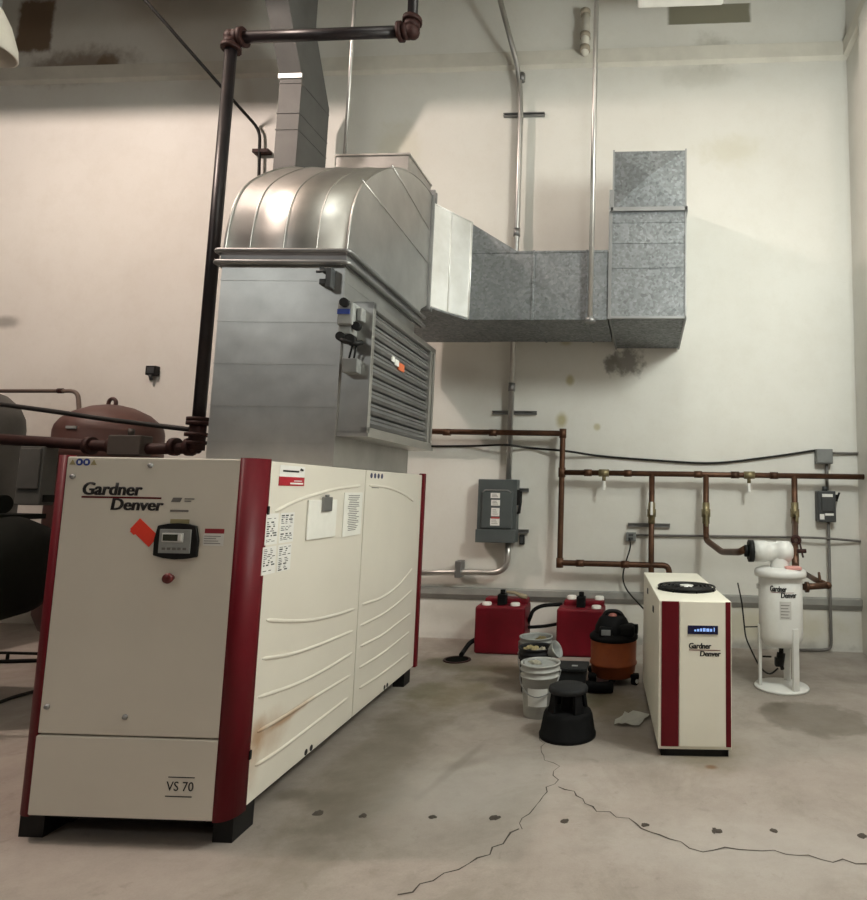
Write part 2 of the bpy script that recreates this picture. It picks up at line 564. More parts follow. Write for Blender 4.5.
# ------------------------------------------------------------------ the room
YW = 7.578
XR = 2.47
m = MB()
m.box((-12, -4, -0.12), (XR + 0.2, YW + 0.2, 0))
floor = structure(m.build('floor', FLOORM))
m = MB()
m.box((-12, YW, 0), (XR + 0.2, YW + 0.2, 8.7))
structure(m.build('wall_back', WALLM))
m = MB()
m.box((XR, -4, 0), (XR + 0.2, YW, 8.7))
structure(m.build('wall_right', WALLM2))
m = MB()
m.box((-12, -4, 8.6), (XR + 0.2, YW + 0.2, 8.75))
structure(m.build('ceiling', CEILM))
# raised curb strip along both walls
m = MB()
m.prism([(YW - 0.05, 0.585), (YW - 0.05, 0.52), (YW - 0.012, 0.46), (YW, 0.46), (YW, 0.60)], 'x', -12, XR)
structure(m.build('trim_1', TRIMM))
m = MB()
m.prism([(YW, 7.20), (YW - 0.06, 7.23), (YW - 0.06, 7.42), (YW, 7.43)], 'x', -12, XR)
structure(m.build('trim_2', LEDGEM))
m = MB()
m.prism([(XR, 7.20), (XR - 0.06, 7.23), (XR - 0.06, 7.42), (XR, 7.43)], 'y', -4, YW - 0.06)
structure(m.build('trim_3', LEDGEM))
# unseen girder, added to keep the lamps off the top of the wall
m = MB()
m.box((-12, 5.0, 7.5), (XR, 5.18, 7.54)).box((-12, 5.08, 7.54), (XR, 5.10, 8.56)).box((-12, 5.0, 8.56), (XR, 5.18, 8.6))
structure(m.build('shade_girder', BEAMM))
# ceiling joist near the back wall
m = MB()
m.box((-12, 6.95, 8.13), (XR, 7.05, 8.6), 0.01)
structure(m.build('trim_5', BEAMM))
m = MB()
m.box((XR - 0.10, 6.55, 0), (XR, 6.85, 7.2), 0.01)
structure(m.build('trim_6', WALLM2))


# cracks in the slab
def crack(pts, w):
    mb = MB()
    rnd = random.Random(len(pts) * 13 + int(w * 1e4))
    P = []
    for a, b in zip(pts[:-1], pts[1:]):
        a, b = Vector((a[0], a[1], 0)), Vector((b[0], b[1], 0))
        n = max(2, int((b - a).length / 0.05))
        perp = Vector((-(b - a).y, (b - a).x, 0)).normalized()
        for k in range(n):
            P.append(a.lerp(b, k / n) + perp * rnd.uniform(-0.024, 0.024))
    P.append(Vector((*pts[-1], 0)))
    rows = []
    for i, p in enumerate(P):
        d = (P[min(i + 1, len(P) - 1)] - P[max(i - 1, 0)]).normalized()
        q = Vector((-d.y, d.x, 0))
        ww = w * rnd.uniform(0.35, 1.1)
        rows.append([p + q * ww + Vector((0, 0, 0.0012)), p - q * ww + Vector((0, 0, 0.0012))])
    mb.strip(rows, False)
    return mb.build('crack', CRACKM, floor)


crack([(-1.039, 2.862), (-0.942, 2.992), (-0.807, 3.130), (-0.727, 3.273), (-0.640, 3.459)], 0.006)
crack([(-0.640, 3.459), (-0.600, 3.777), (-0.528, 4.038), (-0.547, 4.221), (-0.663, 4.378), (-0.736, 4.738)], 0.003)
crack([(-0.487, 3.963), (-0.240, 3.701), (-0.028, 3.584), (0.081, 3.457), (0.295, 3.360), (0.536, 3.402), (0.758, 3.346), (1.076, 3.320)], 0.006)

# cut-off anchor studs left in the slab
for (x, y) in [(-1.122, 3.532), (-0.790, 3.556), (-0.412, 3.564), (0.014, 3.568), (0.384, 3.546), (0.689, 3.578), (1.137, 3.576), (-1.744, 3.509), (-1.496, 3.503)]:
    m = MB()
    k = random.uniform(0.018, 0.028)
    m.lathe([(0, 0.006), (k * 0.6, 0.006), (k, 0.0)], (x, y, 0), 11)
    for v in m.bm.verts:
        v.co.x += random.uniform(-0.3, 0.3) * k
        v.co.y += random.uniform(-0.3, 0.3) * k
    tag(m.build('floor_anchor', CRACKM), 'small dark cut-off anchor stub in a row across the near concrete floor', 'anchor', 'cut-off anchors across the floor')

# ------------------------------------------------------------------ large air compressor
CW, CL, CH = 1.129, 2.755, 1.886
comp = thing('air_compressor', 'large cream and dark red air compressor cabinet with a front control panel', 'air compressor',
             (-3.1217, 3.0796, 0), 0.04025)
m = MB()
m.box((0.10, 0.12, 0.06), (CW - 0.20, CL - 0.06, 0.15)).box((CW - 0.24, 0.2, 0), (CW - 0.16, CL - 0.1, 0.14)).box((0.10, 0.2, 0), (0.18, CL - 0.1, 0.14))
m.box((0.035, 0.05, 0), (0.16, 0.22, 0.14)).box((CW - 0.12, 0.06, 0), (CW - 0.02, 0.24, 0.14)).box((CW - 0.13, CL - 0.18, 0), (CW - 0.03, CL - 0.02, 0.14)).box((0.035, CL - 0.2, 0), (0.16, CL - 0.02, 0.14))
m.box((0.04, 0.07, 0.09), (CW - 0.03, 0.14, 0.14))
m.build('skid', BLACK, comp)
m = MB()
m.box((0.05, 0.06, 0.135), (CW - 0.03, CL - 0.04, CH - 0.012))
m.build('casing', CREAM, comp)
m = MB()
m.box((0.124, -0.004, 0.512), (1.040, 0.06, CH), 0.006)
fp = m.build('front_panel', CREAM, comp)
m = MB()
m.box((0.115, -0.004, 0.128), (1.040, 0.06, 0.504), 0.006)
m.build('lower_front_panel', CREAM, comp)
# rounded corner trims
def corner(flip, v0=0.0, dv=1.0, nm='corner_trim'):
    if flip:
        cu_, cv_, ru, rv, sg = 0.124, 0.128, 0.096, 0.132, -1
    else:
        cu_, cv_, ru, rv, sg = 1.040, 0.128, CW - 1.040, 0.132, 1
    arc = [(cu_ + sg * ru * math.sin(PI / 2 * k / 10) ** 0.8, cv_ - rv * math.cos(PI / 2 * k / 10) ** 0.8) for k in range(11)]
    pr = arc + [(cu_ + sg * (ru - 0.03), cv_), (cu_, 0.05)]
    mb = MB()
    mb.prism(pr, 'z', 0.122, CH + 0.008)
    for f in mb.bm.faces:
        c = f.calc_center_median()
        if len(f.verts) == 4 and (c.y < 0.127 and (abs(c.x - cu_) > 0.001)) and not (abs(c.x - cu_) < ru - 0.03 and c.y > 0.045):
            f.smooth = True
    return mb.build(nm, REDP, comp)


plabel(corner(False), 'dark red rounded corner trim')
plabel(corner(True), 'dark red rounded corner trim')
m = MB()
m.box((CW - 0.03, CL - 0.036, 0.13), (CW + 0.022, CL + 0.022, CH + 0.012), 0.006)
plabel(m.build('corner_trim', REDP, comp), 'dark red rear corner strip')
m = MB()
m.box((0.028, CL - 0.036, 0.13), (0.08, CL + 0.022, CH + 0.012), 0.006)
plabel(m.build('corner_trim', REDP, comp), 'dark red rear corner strip')


def side_panel(v0, v1, ribs):
    mb = MB()
    mb.box((CW - 0.035, v0, 0.142), (CW, v1, CH - 0.002), 0.004)
    for rb in ribs:
        mb.tube([(CW - 0.004, v, z) for v, z in rb], [0.006] + [0.0125] * (len(rb) - 2) + [0.006], 8)
    return mb.build('side_panel', CREAMR if v0 < 0.5 else CREAM, comp)


def smooth_curve(pts, n=24):
    """Catmull-Rom through the points"""
    P = [Vector((*p, 0)) for p in pts]
    P = [P[0] * 2 - P[1]] + P + [P[-1] * 2 - P[-2]]
    out = []
    for i in range(1, len(P) - 2):
        for k in range(n // (len(P) - 3) + 1):
            s = k / (n // (len(P) - 3) + 1)
            a, b, c, d = P[i - 1], P[i], P[i + 1], P[i + 2]
            q = 0.5 * ((2 * b) + (c - a) * s + (2 * a - 5 * b + 4 * c - d) * s * s + (3 * b - a - 3 * c + d) * s ** 3)
            out.append((q.x, q.y))
    out.append((P[-2].x, P[-2].y))
    return out


RF = [[(0.198, 1.614), (0.419, 1.669), (0.650, 1.706), (0.949, 1.744), (1.319, 1.767)],
      [(0.187, 1.045), (0.395, 0.999), (0.704, 0.944), (1.029, 0.914), (1.323, 0.900)],
      [(0.176, 0.848), (0.488, 0.797), (0.845, 0.770), (1.319, 0.750)],
      [(0.165, 0.657), (0.547, 0.611), (0.924, 0.594), (1.333, 0.597)],
      [(0.179, 0.480), (0.468, 0.466), (0.835, 0.462), (1.338, 0.446)],
      [(0.183, 0.313), (0.406, 0.299), (0.781, 0.299), (1.309, 0.303)]]
RB = [[(1.465, 1.770), (1.843, 1.757), (2.190, 1.712), (2.504, 1.641)],
      [(1.461, 0.907), (1.852, 0.894), (2.231, 0.941), (2.555, 1.037)],
      [(1.465, 0.758), (1.872, 0.760), (2.254, 0.792), (2.584, 0.843)],
      [(1.468, 0.609), (1.896, 0.597), (2.279, 0.622), (2.574, 0.638)],
      [(1.473, 0.458), (1.918, 0.450), (2.558, 0.480)],
      [(1.494, 0.309), (1.941, 0.291), (2.586, 0.291)]]
sp = side_panel(0.130, 1.392, [smooth_curve(r) for r in RF])
sp2 = side_panel(1.404, CL - 0.036, [smooth_curve(r) for r in RB])


def on_front(pts_or_lo, hi, mat, name, d=0.002, parent=None, bev=0.0):
    mb = MB()
    mb.box((pts_or_lo[0], -0.004 - d, pts_or_lo[1]), (hi[0], -0.003, hi[1]), bev)
    return mb.build(name, mat, parent or comp)


X, Z = (1, 0, 0), (0, 0, 1)
YF = -0.0045
GRP = [('Gardner', (0.226, 1.690), (0.312, 0.066)), ('Denver', (0.384, 1.615), (0.272, 0.060))]
for body, (u, z), sz in GRP:
    q = lettering('lettering', body, sz, (u, YF, z), X, Z, INK, fp, 0.012, 0.10, 0.0030)
    plabel(q, 'bold black slanted lettering')
on_front((0.222, 1.675), (0.642, 1.684), REDP, 'underline', 0.0015, fp)
# small logo and two grey lines of print right of the lettering
mb = MB()
mb.prism([(0.695, 1.662), (0.705, 1.684), (0.752, 1.684), (0.742, 1.662)], 'y', -0.006, -0.003)
mb.box((0.765, -0.006, 1.676), (0.815, -0.003, 1.681)).box((0.765, -0.006, 1.665), (0.80, -0.003, 1.669)).box((0.695, -0.006, 1.612), (0.79, -0.003, 1.622))
mb.build('small_print', PALEINK, fp)
on_front((0.70, 1.553), (0.80, 1.575), YELLOW, 'label_strip', 0.0015, fp)
# warning symbols, top left corner
for k, (u, kind) in enumerate([(0.155, 't'), (0.192, 'b'), (0.230, 'b'), (0.268, 't')]):
    mb = MB()
    z = 1.858
    if kind == 't':
        mb.prism([(u - 0.016, z - 0.014), (u + 0.016, z - 0.014), (u, z + 0.014)], 'y', -0.006, -0.003)
        mb.build('warning_symbol', YELLOW, fp)
    else:
        mb.cyl((u, -0.003, z), (u, -0.006, z), 0.018, seg=20)
        s = mb.build('mandatory_symbol', BLUE, fp)
        m2 = MB()
        m2.box((u - 0.006, -0.007, z - 0.008), (u + 0.006, -0.0055, z + 0.008), 0.002)
        m2.build('pictogram', WHITE, s)
# screws
for u, z in [(0.164, 1.783), (0.570, 1.846), (0.160, 0.640), (0.562, 0.602)]:
    mb = MB()
    mb.lathe([(0, -0.014), (0.009, -0.012), (0.014, -0.003), (0.014, 0.002)], (u, -0.004, z), 14, (0, 1, 0))
    mb.build('screw', GALVD, fp)
# control unit
m = MB()
pr = [(0.636, 1.392), (0.634, 1.47), (0.648, 1.542), (0.70, 1.552), (0.75, 1.555), (0.80, 1.552), (0.846, 1.542), (0.862, 1.47), (0.860, 1.388), (0.81, 1.378), (0.75, 1.374), (0.69, 1.380)]
m.prism(pr, 'y', -0.022, -0.003, 0.004)
cu = m.build('control_unit', BLACK, fp)
m = MB()
m.box((0.664, -0.025, 1.405), (0.828, -0.020, 1.525), 0.002)
fc = plabel(m.build('keypad', GREYPL, cu), 'grey keypad with small screen')
m = MB()
m.box((0.680, -0.028, 1.460), (0.790, -0.024, 1.506), 0.001)
m.build('screen_bezel', HUBW, cu)
m = MB()
m.box((0.686, -0.0295, 1.467), (0.762, -0.027, 1.499))
m.build('screen', LCD, cu)
m = MB()
m.box((0.768, -0.031, 1.466), (0.784, -0.027, 1.500), 0.004)
m.build('button', WHITE, cu)
m = MB()
for k in range(5):
    m.box((0.684 + k * 0.027, -0.0275, 1.422), (0.702 + k * 0.027, -0.024, 1.434), 0.001)
m.build('button_row', PALEINK, cu)
# red and white sticker beside it
on_front((0.880, 1.445), (0.985, 1.505), WHITE, 'sticker', 0.0015, fp)
q = on_front((0.885, 1.507), (0.985, 1.530), plain('sticker_red', (0.30, 0.02, 0.03), 0.6), 'sticker_band', 0.0015, fp)
mb = MB()
for k in range(4):
    mb.box((0.885, -0.007, 1.455 + k * 0.012), (0.97 - 0.012 * (k % 3), -0.0055, 1.458 + k * 0.012))
mb.build('small_print', PALEINK, fp)
# emergency stop
m = MB()
m.lathe([(0.0, -0.045), (0.022, -0.043), (0.027, -0.032), (0.024, -0.022), (0.014, -0.02), (0.014, 0.0)], (0.735, -0.004, 1.282), 20, (0, 1, 0))
m.build('stop_button', plain('red_button', (0.10, 0.008, 0.008), 0.4), fp)
# model plate
lettering('lettering', 'VS 70', (0.135, 0.043), (0.800, YF, 0.264), X, Z, INK, comp, 0.0)
on_front((0.806, 0.325), (0.938, 0.329), INK, 'rule_line', 0.0015)
on_front((0.798, 0.236), (0.930, 0.240), INK, 'rule_line', 0.0015)


def on_side(lo, hi, mat, name, d=0.002, parent=None, off=0.0):
    mb = MB()
    mb.box((CW - 0.001, lo[0], lo[1]), (CW + d + off, hi[0], hi[1]))
    return mb.build(name, mat, parent or sp)


Yd = (0, 1, 0)
XS = CW + 0.0025
# red and white sticker at the top of the side
on_side((0.215, 1.755), (0.490, 1.868), WHITE, 'sticker', 0.0015)
on_side((0.212, 1.755), (0.490, 1.805), plain('sticker_bright_red', (0.40, 0.006, 0.02), 0.5), 'sticker_band', 0.0022)
mb = MB()
mb.box((XS, 0.245, 1.832), (XS + 0.001, 0.42, 1.842))
mb.build('small_print', INK, sp)
mb = MB()
mb.prism([(0.43, 1.845), (0.44, 1.858), (0.475, 1.850), (0.465, 1.840)], 'x', XS, XS + 0.001)
mb.build('small_print', INK, sp)
mb = MB()
mb.box((XS, 0.33, 1.764), (XS + 0.001, 0.475, 1.773))
mb.build('small_print', WHITE, sp)
mb = MB()
mb.box((XS, 0.37, 1.781), (XS + 0.001, 0.46, 1.786))
mb.build('small_print', WHITE, sp)
# specification labels with close print
for (v0, z0, v1, z1) in [(0.115, 1.44, 0.235, 1.605), (0.255, 1.44, 0.405, 1.605), (0.105, 1.285, 0.235, 1.43), (0.255, 1.285, 0.395, 1.43)]:
    lb = on_side((v0, z0), (v1, z1), WHITE, 'label_sheet', 0.0015)
    mb = MB()
    rnd = random.Random(int(v0 * 1000 + z0 * 77))
    z = z1 - 0.012
    while z > z0 + 0.012:
        h = rnd.choice([0.003, 0.004, 0.007])
        if rnd.random() < 0.85:
            v = v0 + 0.012
            while v < v1 - 0.03:
                w = rnd.uniform(0.012, 0.04)
                mb.box((CW + 0.001, v, z - h), (CW + 0.0022, min(v + w, v1 - 0.01), z))
                v += w + rnd.uniform(0.008, 0.035)
        z -= h + 0.006
    mb.build('small_print', INK, lb)
# bottom lifting holes
for panel, v in ((sp, 0.735), (sp, 0.80), (sp2, 2.01), (sp2, 2.07)):
    mb = MB()
    mb.cyl((CW - 0.004, v, 0.165), (CW + 0.002, v, 0.165), 0.018, seg=14)
    mb.build('slot_hole', BLACK, panel)
DKSYM = plain('dark_symbol', (0.03, 0.035, 0.09), 0.6)
for k in range(4):
    mb = MB()
    mb.cyl((CW - 0.002, 1.50 + 0.07 * k, 1.845), (CW + 0.002, 1.50 + 0.07 * k, 1.845), 0.020, seg=14)
    mb.build('warning_symbol', DKSYM, sp2)
on_side((1.52, 1.752), (1.66, 1.772), PALEINK, 'label_strip', 0.0018, sp2)
# latches on the corner trims
for z in (1.60, 0.365):
    mb = MB()
    mb.box((CW - 0.01, 0.118, z), (CW + 0.006, 0.137, z + 0.045), 0.003)
    mb.build('latch', BLACK, comp)

# red tag hung on the panel
m = MB()
rot = Matrix.Rotation(R(40), 3, 'Y')
m.box((0.502, -0.0065, 1.468), (0.640, -0.0045, 1.540), 0.0, rot)
m.box((0.505, -0.0075, 1.495), (0.535, -0.0065, 1.535), 0.0, rot)
tg = m.build('lockout_tag', TAGRED)
tg.matrix_world = WORLD[comp.name]
tag(tg, 'bright orange red tag stuck askew under the black lettering of the control panel', 'tag')

# clipboard and paper stuck on the cabinet side
cb = thing('clipboard', 'white clipboard with dark clip hanging on the cream compressor side', 'clipboard')
cb.matrix_world = WORLD[comp.name]
m = MB()
m.box((CW + 0.001, 0.545, 1.435), (CW + 0.012, 0.925, 1.672), 0.002)
m.build('board', PAPER, cb)
m = MB()
m.box((CW + 0.012, 0.705, 1.60), (CW + 0.028, 0.825, 1.69), 0.004).box((CW + 0.012, 0.745, 1.69), (CW + 0.024, 0.785, 1.705), 0.003)
m.build('clip', GALVD, cb)
pp = thing('paper_notice', 'printed paper notice taped beside the panel seam of the compressor', 'paper')
pp.matrix_world = WORLD[comp.name]
m = MB()
m.box((CW + 0.001, 1.045, 1.420), (CW + 0.006, 1.345, 1.718), 0.001)
m.build('sheet', PAPER, pp)
mb = MB()
rnd = random.Random(4)
for k in range(20):
    mb.box((CW + 0.005, 1.10 + rnd.uniform(0, 0.03), 1.695 - k * 0.0125), (CW + 0.0068, 1.30 - rnd.uniform(0, 0.06), 1.700 - k * 0.0125))
mb.build('small_print', PALEINK, pp)

# ------------------------------------------------------------------ exhaust duct on the compressor
ed = thing('exhaust_duct', 'tall sheet metal exhaust duct with rounded elbow standing on the compressor', 'duct',
           (-3.1217, 3.0796, 0), 0.04025)
U0, U1, V0, V1 = 0.285, 1.129, 0.850, 2.290
m = MB()
m.box((U0, V0, CH + 0.001), (U1, V1, 3.23))
for z in (3.13, 2.845, 2.559, 2.277, 2.046):
    m.box((U0 - 0.002, V0 - 0.003, z - 0.004), (U1 + 0.002, V1, z + 0.004))
m.box((U1 - 0.004, V0 - 0.005, CH + 0.001), (U1 + 0.004, V0 + 0.02, 3.22))
m.build('stack', GALV, ed)
m = MB()
for z in (3.245, 3.325):
    m.tube([(U0 - 0.035, V1 + 0.1, z), (U0 - 0.035, V0 - 0.035, z), (U1 + 0.035, V0 - 0.035, z), (U1 + 0.035, V1 + 0.16, z)], 0.016, 10, 0.03, 3)
m.box((U0 - 0.010, V0 - 0.010, 3.225), (U1 + 0.010, V1 + 0.15, 3.345))
m.build('joint_flange', GALVD, ed)
pr = smooth_curve([(0.855, 3.340), (0.872, 3.50), (0.920, 3.69), (1.03, 3.885), (1.26, 4.10), (1.58, 4.32), (1.95, 4.485), (2.30, 4.570), (2.60, 4.595)], 60)
m = MB()
prof = pr + [(2.60, 3.49), (2.44, 3.41), (2.40, 3.340)]
m.prism(prof, 'x', U0 + 0.004, U1, smooth=False)
for f in m.bm.faces:
    if len(f.verts) == 4 and abs(f.calc_center_median().z) > 3.3:
        f.smooth = True
for u in (0.46, 0.69, 0.92):
    m.tube([(u, v - 0.001, z + 0.001) for v, z in pr[:-2]], 0.005, 6)
m.tube([(U1, v, z) for v, z in pr], 0.008, 6)
m.tube([(U0 + 0.004, v, z) for v, z in pr], 0.010, 6)
elb = m.build('elbow', GALV, ed)
for p in elb.data.polygons:
    p.use_smooth = len(p.vertices) == 4
m = MB()
m.tube([(U1 + 0.001, 1.02, 3.93), (U1 + 0.001, 2.58, 3.90)], 0.006, 6).tube([(U1 + 0.001, 1.55, 4.33), (U1 + 0.001, 2.58, 4.23)], 0.006, 6)
m.build('seam', GALV, ed)
m = MB()
for v in (2.605, 2.665):
    m.box((U0 - 0.02, v, 3.45), (U1 + 0.03, v + 0.022, 4.65), 0.004)
m.box((U0 + 0.01, 2.60, 3.49), (U1 - 0.005, 2.72, 4.60))
m.build('outlet_flange', GALVD, ed)
# clamp lever on the front
m = MB()
m.box((0.985, V0 - 0.06, 3.085), (1.055, V0 - 0.004, 3.125), 0.005).box((1.03, V0 - 0.07, 3.06), (1.07, V0 - 0.005, 3.20), 0.006)
m.tube([(1.05, V0 - 0.05, 3.18), (0.97, V0 - 0.075, 3.165)], 0.010, 8).cyl((1.0, V0 - 0.06, 3.19), (1.0, V0, 3.19), 0.018, seg=10)
m.build('clamp', DARKBOX, ed)
# louvred damper box on the side
D0, D1, DV0, DV1, DZ0, DZ1 = U1, 1.335, 0.862, 2.285, 2.105, 2.990
m = MB()
w = 0.045
m.box((D0 - 0.01, DV0, DZ0), (D1 - 0.04, DV0 + 0.012, DZ1)).box((D0 - 0.01, DV1 - 0.012, DZ0), (D1 - 0.04, DV1, DZ1))
m.box((D0 - 0.01, DV0, DZ0), (D1 - 0.04, DV1, DZ0 + 0.012)).box((D0 - 0.01, DV0, DZ1 - 0.012), (D1 - 0.04, DV1, DZ1))
for (a, b, c, d) in [(DV0, DV0 + w, DZ0, DZ1), (DV1 - 0.13, DV1 - 0.085, DZ0, DZ1), (DV1 - 0.03, DV1, DZ0, DZ1), (DV0, DV1, DZ0, DZ0 + w), (DV0, DV1, DZ1 - w, DZ1)]:
    m.box((D1 - 0.045, a, c), (D1, b, d), 0.003)
m.box((D1 - 0.09, DV1 - 0.13, DZ0 + w), (D1 - 0.03, DV1 - 0.02, DZ1 - w))
m.box((D0 - 0.005, DV0 - 0.006, DZ0 - 0.02), (D1 + 0.01, DV1 + 0.01, DZ0 + 0.004))
dm = m.build('damper_frame', GALV, ed)
nb = 9
for k in range(nb):
    z0 = DZ0 + w + (DZ1 - DZ0 - 2 * w) * k / nb
    h = (DZ1 - DZ0 - 2 * w) / nb
    mb = MB()
    mb.prism([(D1 - 0.075, z0 + 0.004), (D1 - 0.030, z0 + 0.010), (D1 - 0.016, z0 + h * 0.35), (D1 - 0.030, z0 + h * 0.62), (D1 - 0.022, z0 + h * 0.70), (D1 - 0.034, z0 + h * 0.94), (D1 - 0.075, z0 + h * 0.97)],
             'y', DV0 + w, DV1 - 0.13)
    mb.build('louvre_blade', GALVD, dm)
m = MB()
m.box((D0 + 0.0, DV0 + 0.03, DZ0 + 0.01), (D1 - 0.08, DV1 - 0.03, DZ1 - 0.02))
m.build('damper_back', BLACK, dm)
m = MB()
m.box((D1 - 0.022, 1.28, 2.675), (D1 - 0.012, 1.33, 2.715)).box((D1 - 0.022, 1.34, 2.66), (D1 - 0.012, 1.42, 2.705))
m.build('warning_sticker', WHITE, dm)
m = MB()
m.box((D1 - 0.022, 1.42, 2.64), (D1 - 0.012, 1.54, 2.695))
plabel(m.build('warning_sticker', plain('sticker_orange', (0.65, 0.16, 0.06), 0.6), dm), 'orange warning sticker')
# actuator motor on the damper's front
m = MB()
m.box((1.140, DV0 - 0.115, 2.80), (1.245, DV0, 2.955), 0.012).box((1.145, DV0 - 0.10, 2.74), (1.235, DV0, 2.80), 0.01).box((1.25, DV0 - 0.07, 2.84), (1.285, DV0, 2.93), 0.008)
ac = plabel(m.build('actuator', GREYPL, dm), 'grey damper motor with blue band')
m = MB()
for c0, rr in (((1.19, 2.945, 0.10, 0.14), 0.03), ((1.26, 2.80, 0.06, 0.10), 0.028), ((1.17, 2.725, 0.09, 0.12), 0.03), ((1.235, 2.705, 0.08, 0.12), 0.036)):
    m = MB()
    m.cyl((c0[0], DV0 - c0[2], c0[1]), (c0[0], DV0 - c0[3], c0[1]), rr, seg=14)
    m.build('gear', BLACK, ac)
m = MB()
m.tube([(1.15, DV0 - 0.09, 2.72), (1.20, DV0 - 0.12, 2.69), (1.27, DV0 - 0.1, 2.68), (1.29, DV0 - 0.05, 2.70)], 0.016, 8, 0.02)
m.build('wiring', BLACK, ac)
m = MB()
m.box((1.143, DV0 - 0.120, 2.872), (1.225, DV0 - 0.112, 2.905))
m.build('band', BLUE, ac)
m = MB()
m.tube([(1.235, DV0 - 0.06, 2.70), (1.215, DV0 - 0.05, 2.62), (1.20, DV0 - 0.04, 2.57)], 0.007, 6).tube([(1.26, DV0 - 0.06, 2.69), (1.245, DV0 - 0.05, 2.62), (1.235, DV0 - 0.04, 2.57)], 0.007, 6)
m.build('lead', BLACK, ac)
m = MB()
m.box((1.175, DV0 - 0.075, 2.495), (1.275, DV0, 2.590), 0.006)
m.build('junction_box', GREYBOX2, dm)

# ------------------------------------------------------------------ duct along the wall
wd = thing('branch_duct', 'spangled galvanised duct running along the wall to a square riser', 'duct', (-0.4, 6.2, 3.5))
BX = [(-2.085, 5.755), (-1.83, 6.20), (-1.83, 7.15), (-2.95, 7.15), (-2.95, 5.73)]
m = MB()
m.prism(BX, 'z', 3.50, 4.52)
a, b = Vector((-2.085, 5.755, 0)), Vector((-1.83, 6.20, 0))
md = a.lerp(b, 0.45)
out = Vector(((b - a).y, -(b - a).x, 0)).normalized()
m.tube([md + out * 0.004 + Vector((0, 0, 3.5)), md + out * 0.004 + Vector((0, 0, 4.52))], 0.008, 6)
m.tube([b + Vector((0, 0, 3.49)), b + Vector((0, 0, 4.53))], 0.012, 6).tube([a + Vector((0, 0, 4.52)), b + Vector((0, 0, 4.52))], 0.008, 6).tube([a + Vector((0, 0, 3.5)), b + Vector((0, 0, 3.5))], 0.008, 6)
plabel(m.build('transition', GALVB, wd, True), 'bright shiny transition piece')
m = MB()
m.box((-3.15, 5.85, 4.50), (-2.40, 6.50, 5.10))
m.box((-3.16, 5.84, 5.08), (-2.39, 6.51, 5.10))
plabel(m.build('plenum_box', GALV, wd, True), 'plain grey box behind the elbow')
m = MB()
m.prism([(-1.83, 4.19), (-1.83, 4.52), (-1.33, 4.21), (-1.33, 4.19)], 'y', 6.24, 7.15)
m.build('reducer', SPANG, wd, True)
m = MB()
m.box((-1.84, 6.205, 3.485), (-0.405, 7.15, 4.205))
for x in (-1.17, -0.62):
    m.box((x - 0.012, 6.195, 3.475), (x + 0.012, 7.16, 4.215), 0.003)
m.box((-1.84, 6.198, 3.482), (-0.405, 6.215, 3.50)).box((-1.84, 6.198, 4.19), (-0.405, 6.215, 4.208))
m.build('duct_run', SPANG, wd, True)
m = MB()
m.box((-0.365, 6.20, 3.50), (0.378, 7.54, 5.26))
for z in (4.50, 4.28, 4.02):
    m.box((-0.368, 6.194, z - 0.004), (0.381, 7.54, z + 0.004))
m.build('riser', SPANG, wd, True)
m = MB()
m.box((-0.385, 6.17, 4.61), (0.398, 6.21, 4.655), 0.004).box((-0.40, 6.17, 4.61), (-0.36, 7.5, 4.655)).box((0.372, 6.17, 4.61), (0.40, 7.5, 4.655))
m.box((-0.375, 6.188, 3.492), (0.388, 6.21, 3.515)).box((-0.40, 6.19, 3.49), (-0.365, 6.22, 4.85)).box((0.372, 6.188, 3.492), (0.388, 6.21, 5.28))
m.box((-0.385, 6.19, 3.485), (-0.365, 7.54, 3.51)).box((0.37, 6.19, 3.485), (0.39, 7.54, 3.51)).box((-0.37, 6.188, 4.65), (-0.352, 6.21, 5.28))
m.build('joint_flange', GALVD, wd, True)
# cross-broken cap panel
m = MB()
c = m.bm.verts.new((0.006, 6.13, 4.965))
q = [m.bm.verts.new(p) for p in ((-0.352, 6.196, 4.66), (0.372, 6.196, 4.66), (0.372, 6.196, 5.265), (-0.352, 6.196, 5.265))]
for k in range(4):
    m.bm.faces.new((q[k], q[(k + 1) % 4], c))
m.bm.faces.new(q)
plabel(m.build('cap_panel', SPANG, wd, True), 'cross-creased cap panel')

m = MB()
m.prism([(x, y) for x, y in BX], 'z', 3.478, 3.499)  # darker sheet added so the transition's underside looks shaded
m.build('shaded_underside', SPANG, wd, True)

# duct dropping from the ceiling behind the exhaust stack
vd = thing('ceiling_duct', 'narrow kinked sheet metal duct coming down from the ceiling behind the elbow', 'duct', (-4.15, 6.9, 5.0))
xL, xR, yF, yB = -4.30, -4.035, 6.6, 7.24
m = MB()
m.box((xL, yF, 2.4), (xR, yB, 6.50))
for z in (6.42, 6.05, 5.85):
    m.box((xL - 0.006, yF - 0.008, z - 0.006), (xR + 0.006, yB, z + 0.006))
m.build('lower_run', GALVU, vd, True)
rows = [((xL, yF, 6.50), (xR, yF, 6.50), (xR, yB, 6.50), (xL, yB, 6.50)),
        ((xL - 0.0, yF - 0.42, 7.25), (xR, yF - 0.42, 7.25), (xR, yB - 0.42, 7.25), (xL, yB - 0.42, 7.25)),
        ((xL, yF - 0.42, 8.58), (xR, yF - 0.42, 8.58), (xR, yB - 0.42, 8.58), (xL, yB - 0.42, 8.58))]
m = MB()
m.strip(rows, False, False, True)
m.build('upper_run', GALVU, vd, True)
m = MB()
m.box((xL - 0.015, yF - 0.018, 6.475), (xR + 0.01, yF, 6.535), 0.004)
m.build('joint_flange', GALVB, vd, True)


# ------------------------------------------------------------------ pipes and conduits
def elbow_ball(mb, p, r):
    mb.ball(p, r, (1, 1, 1), 12)


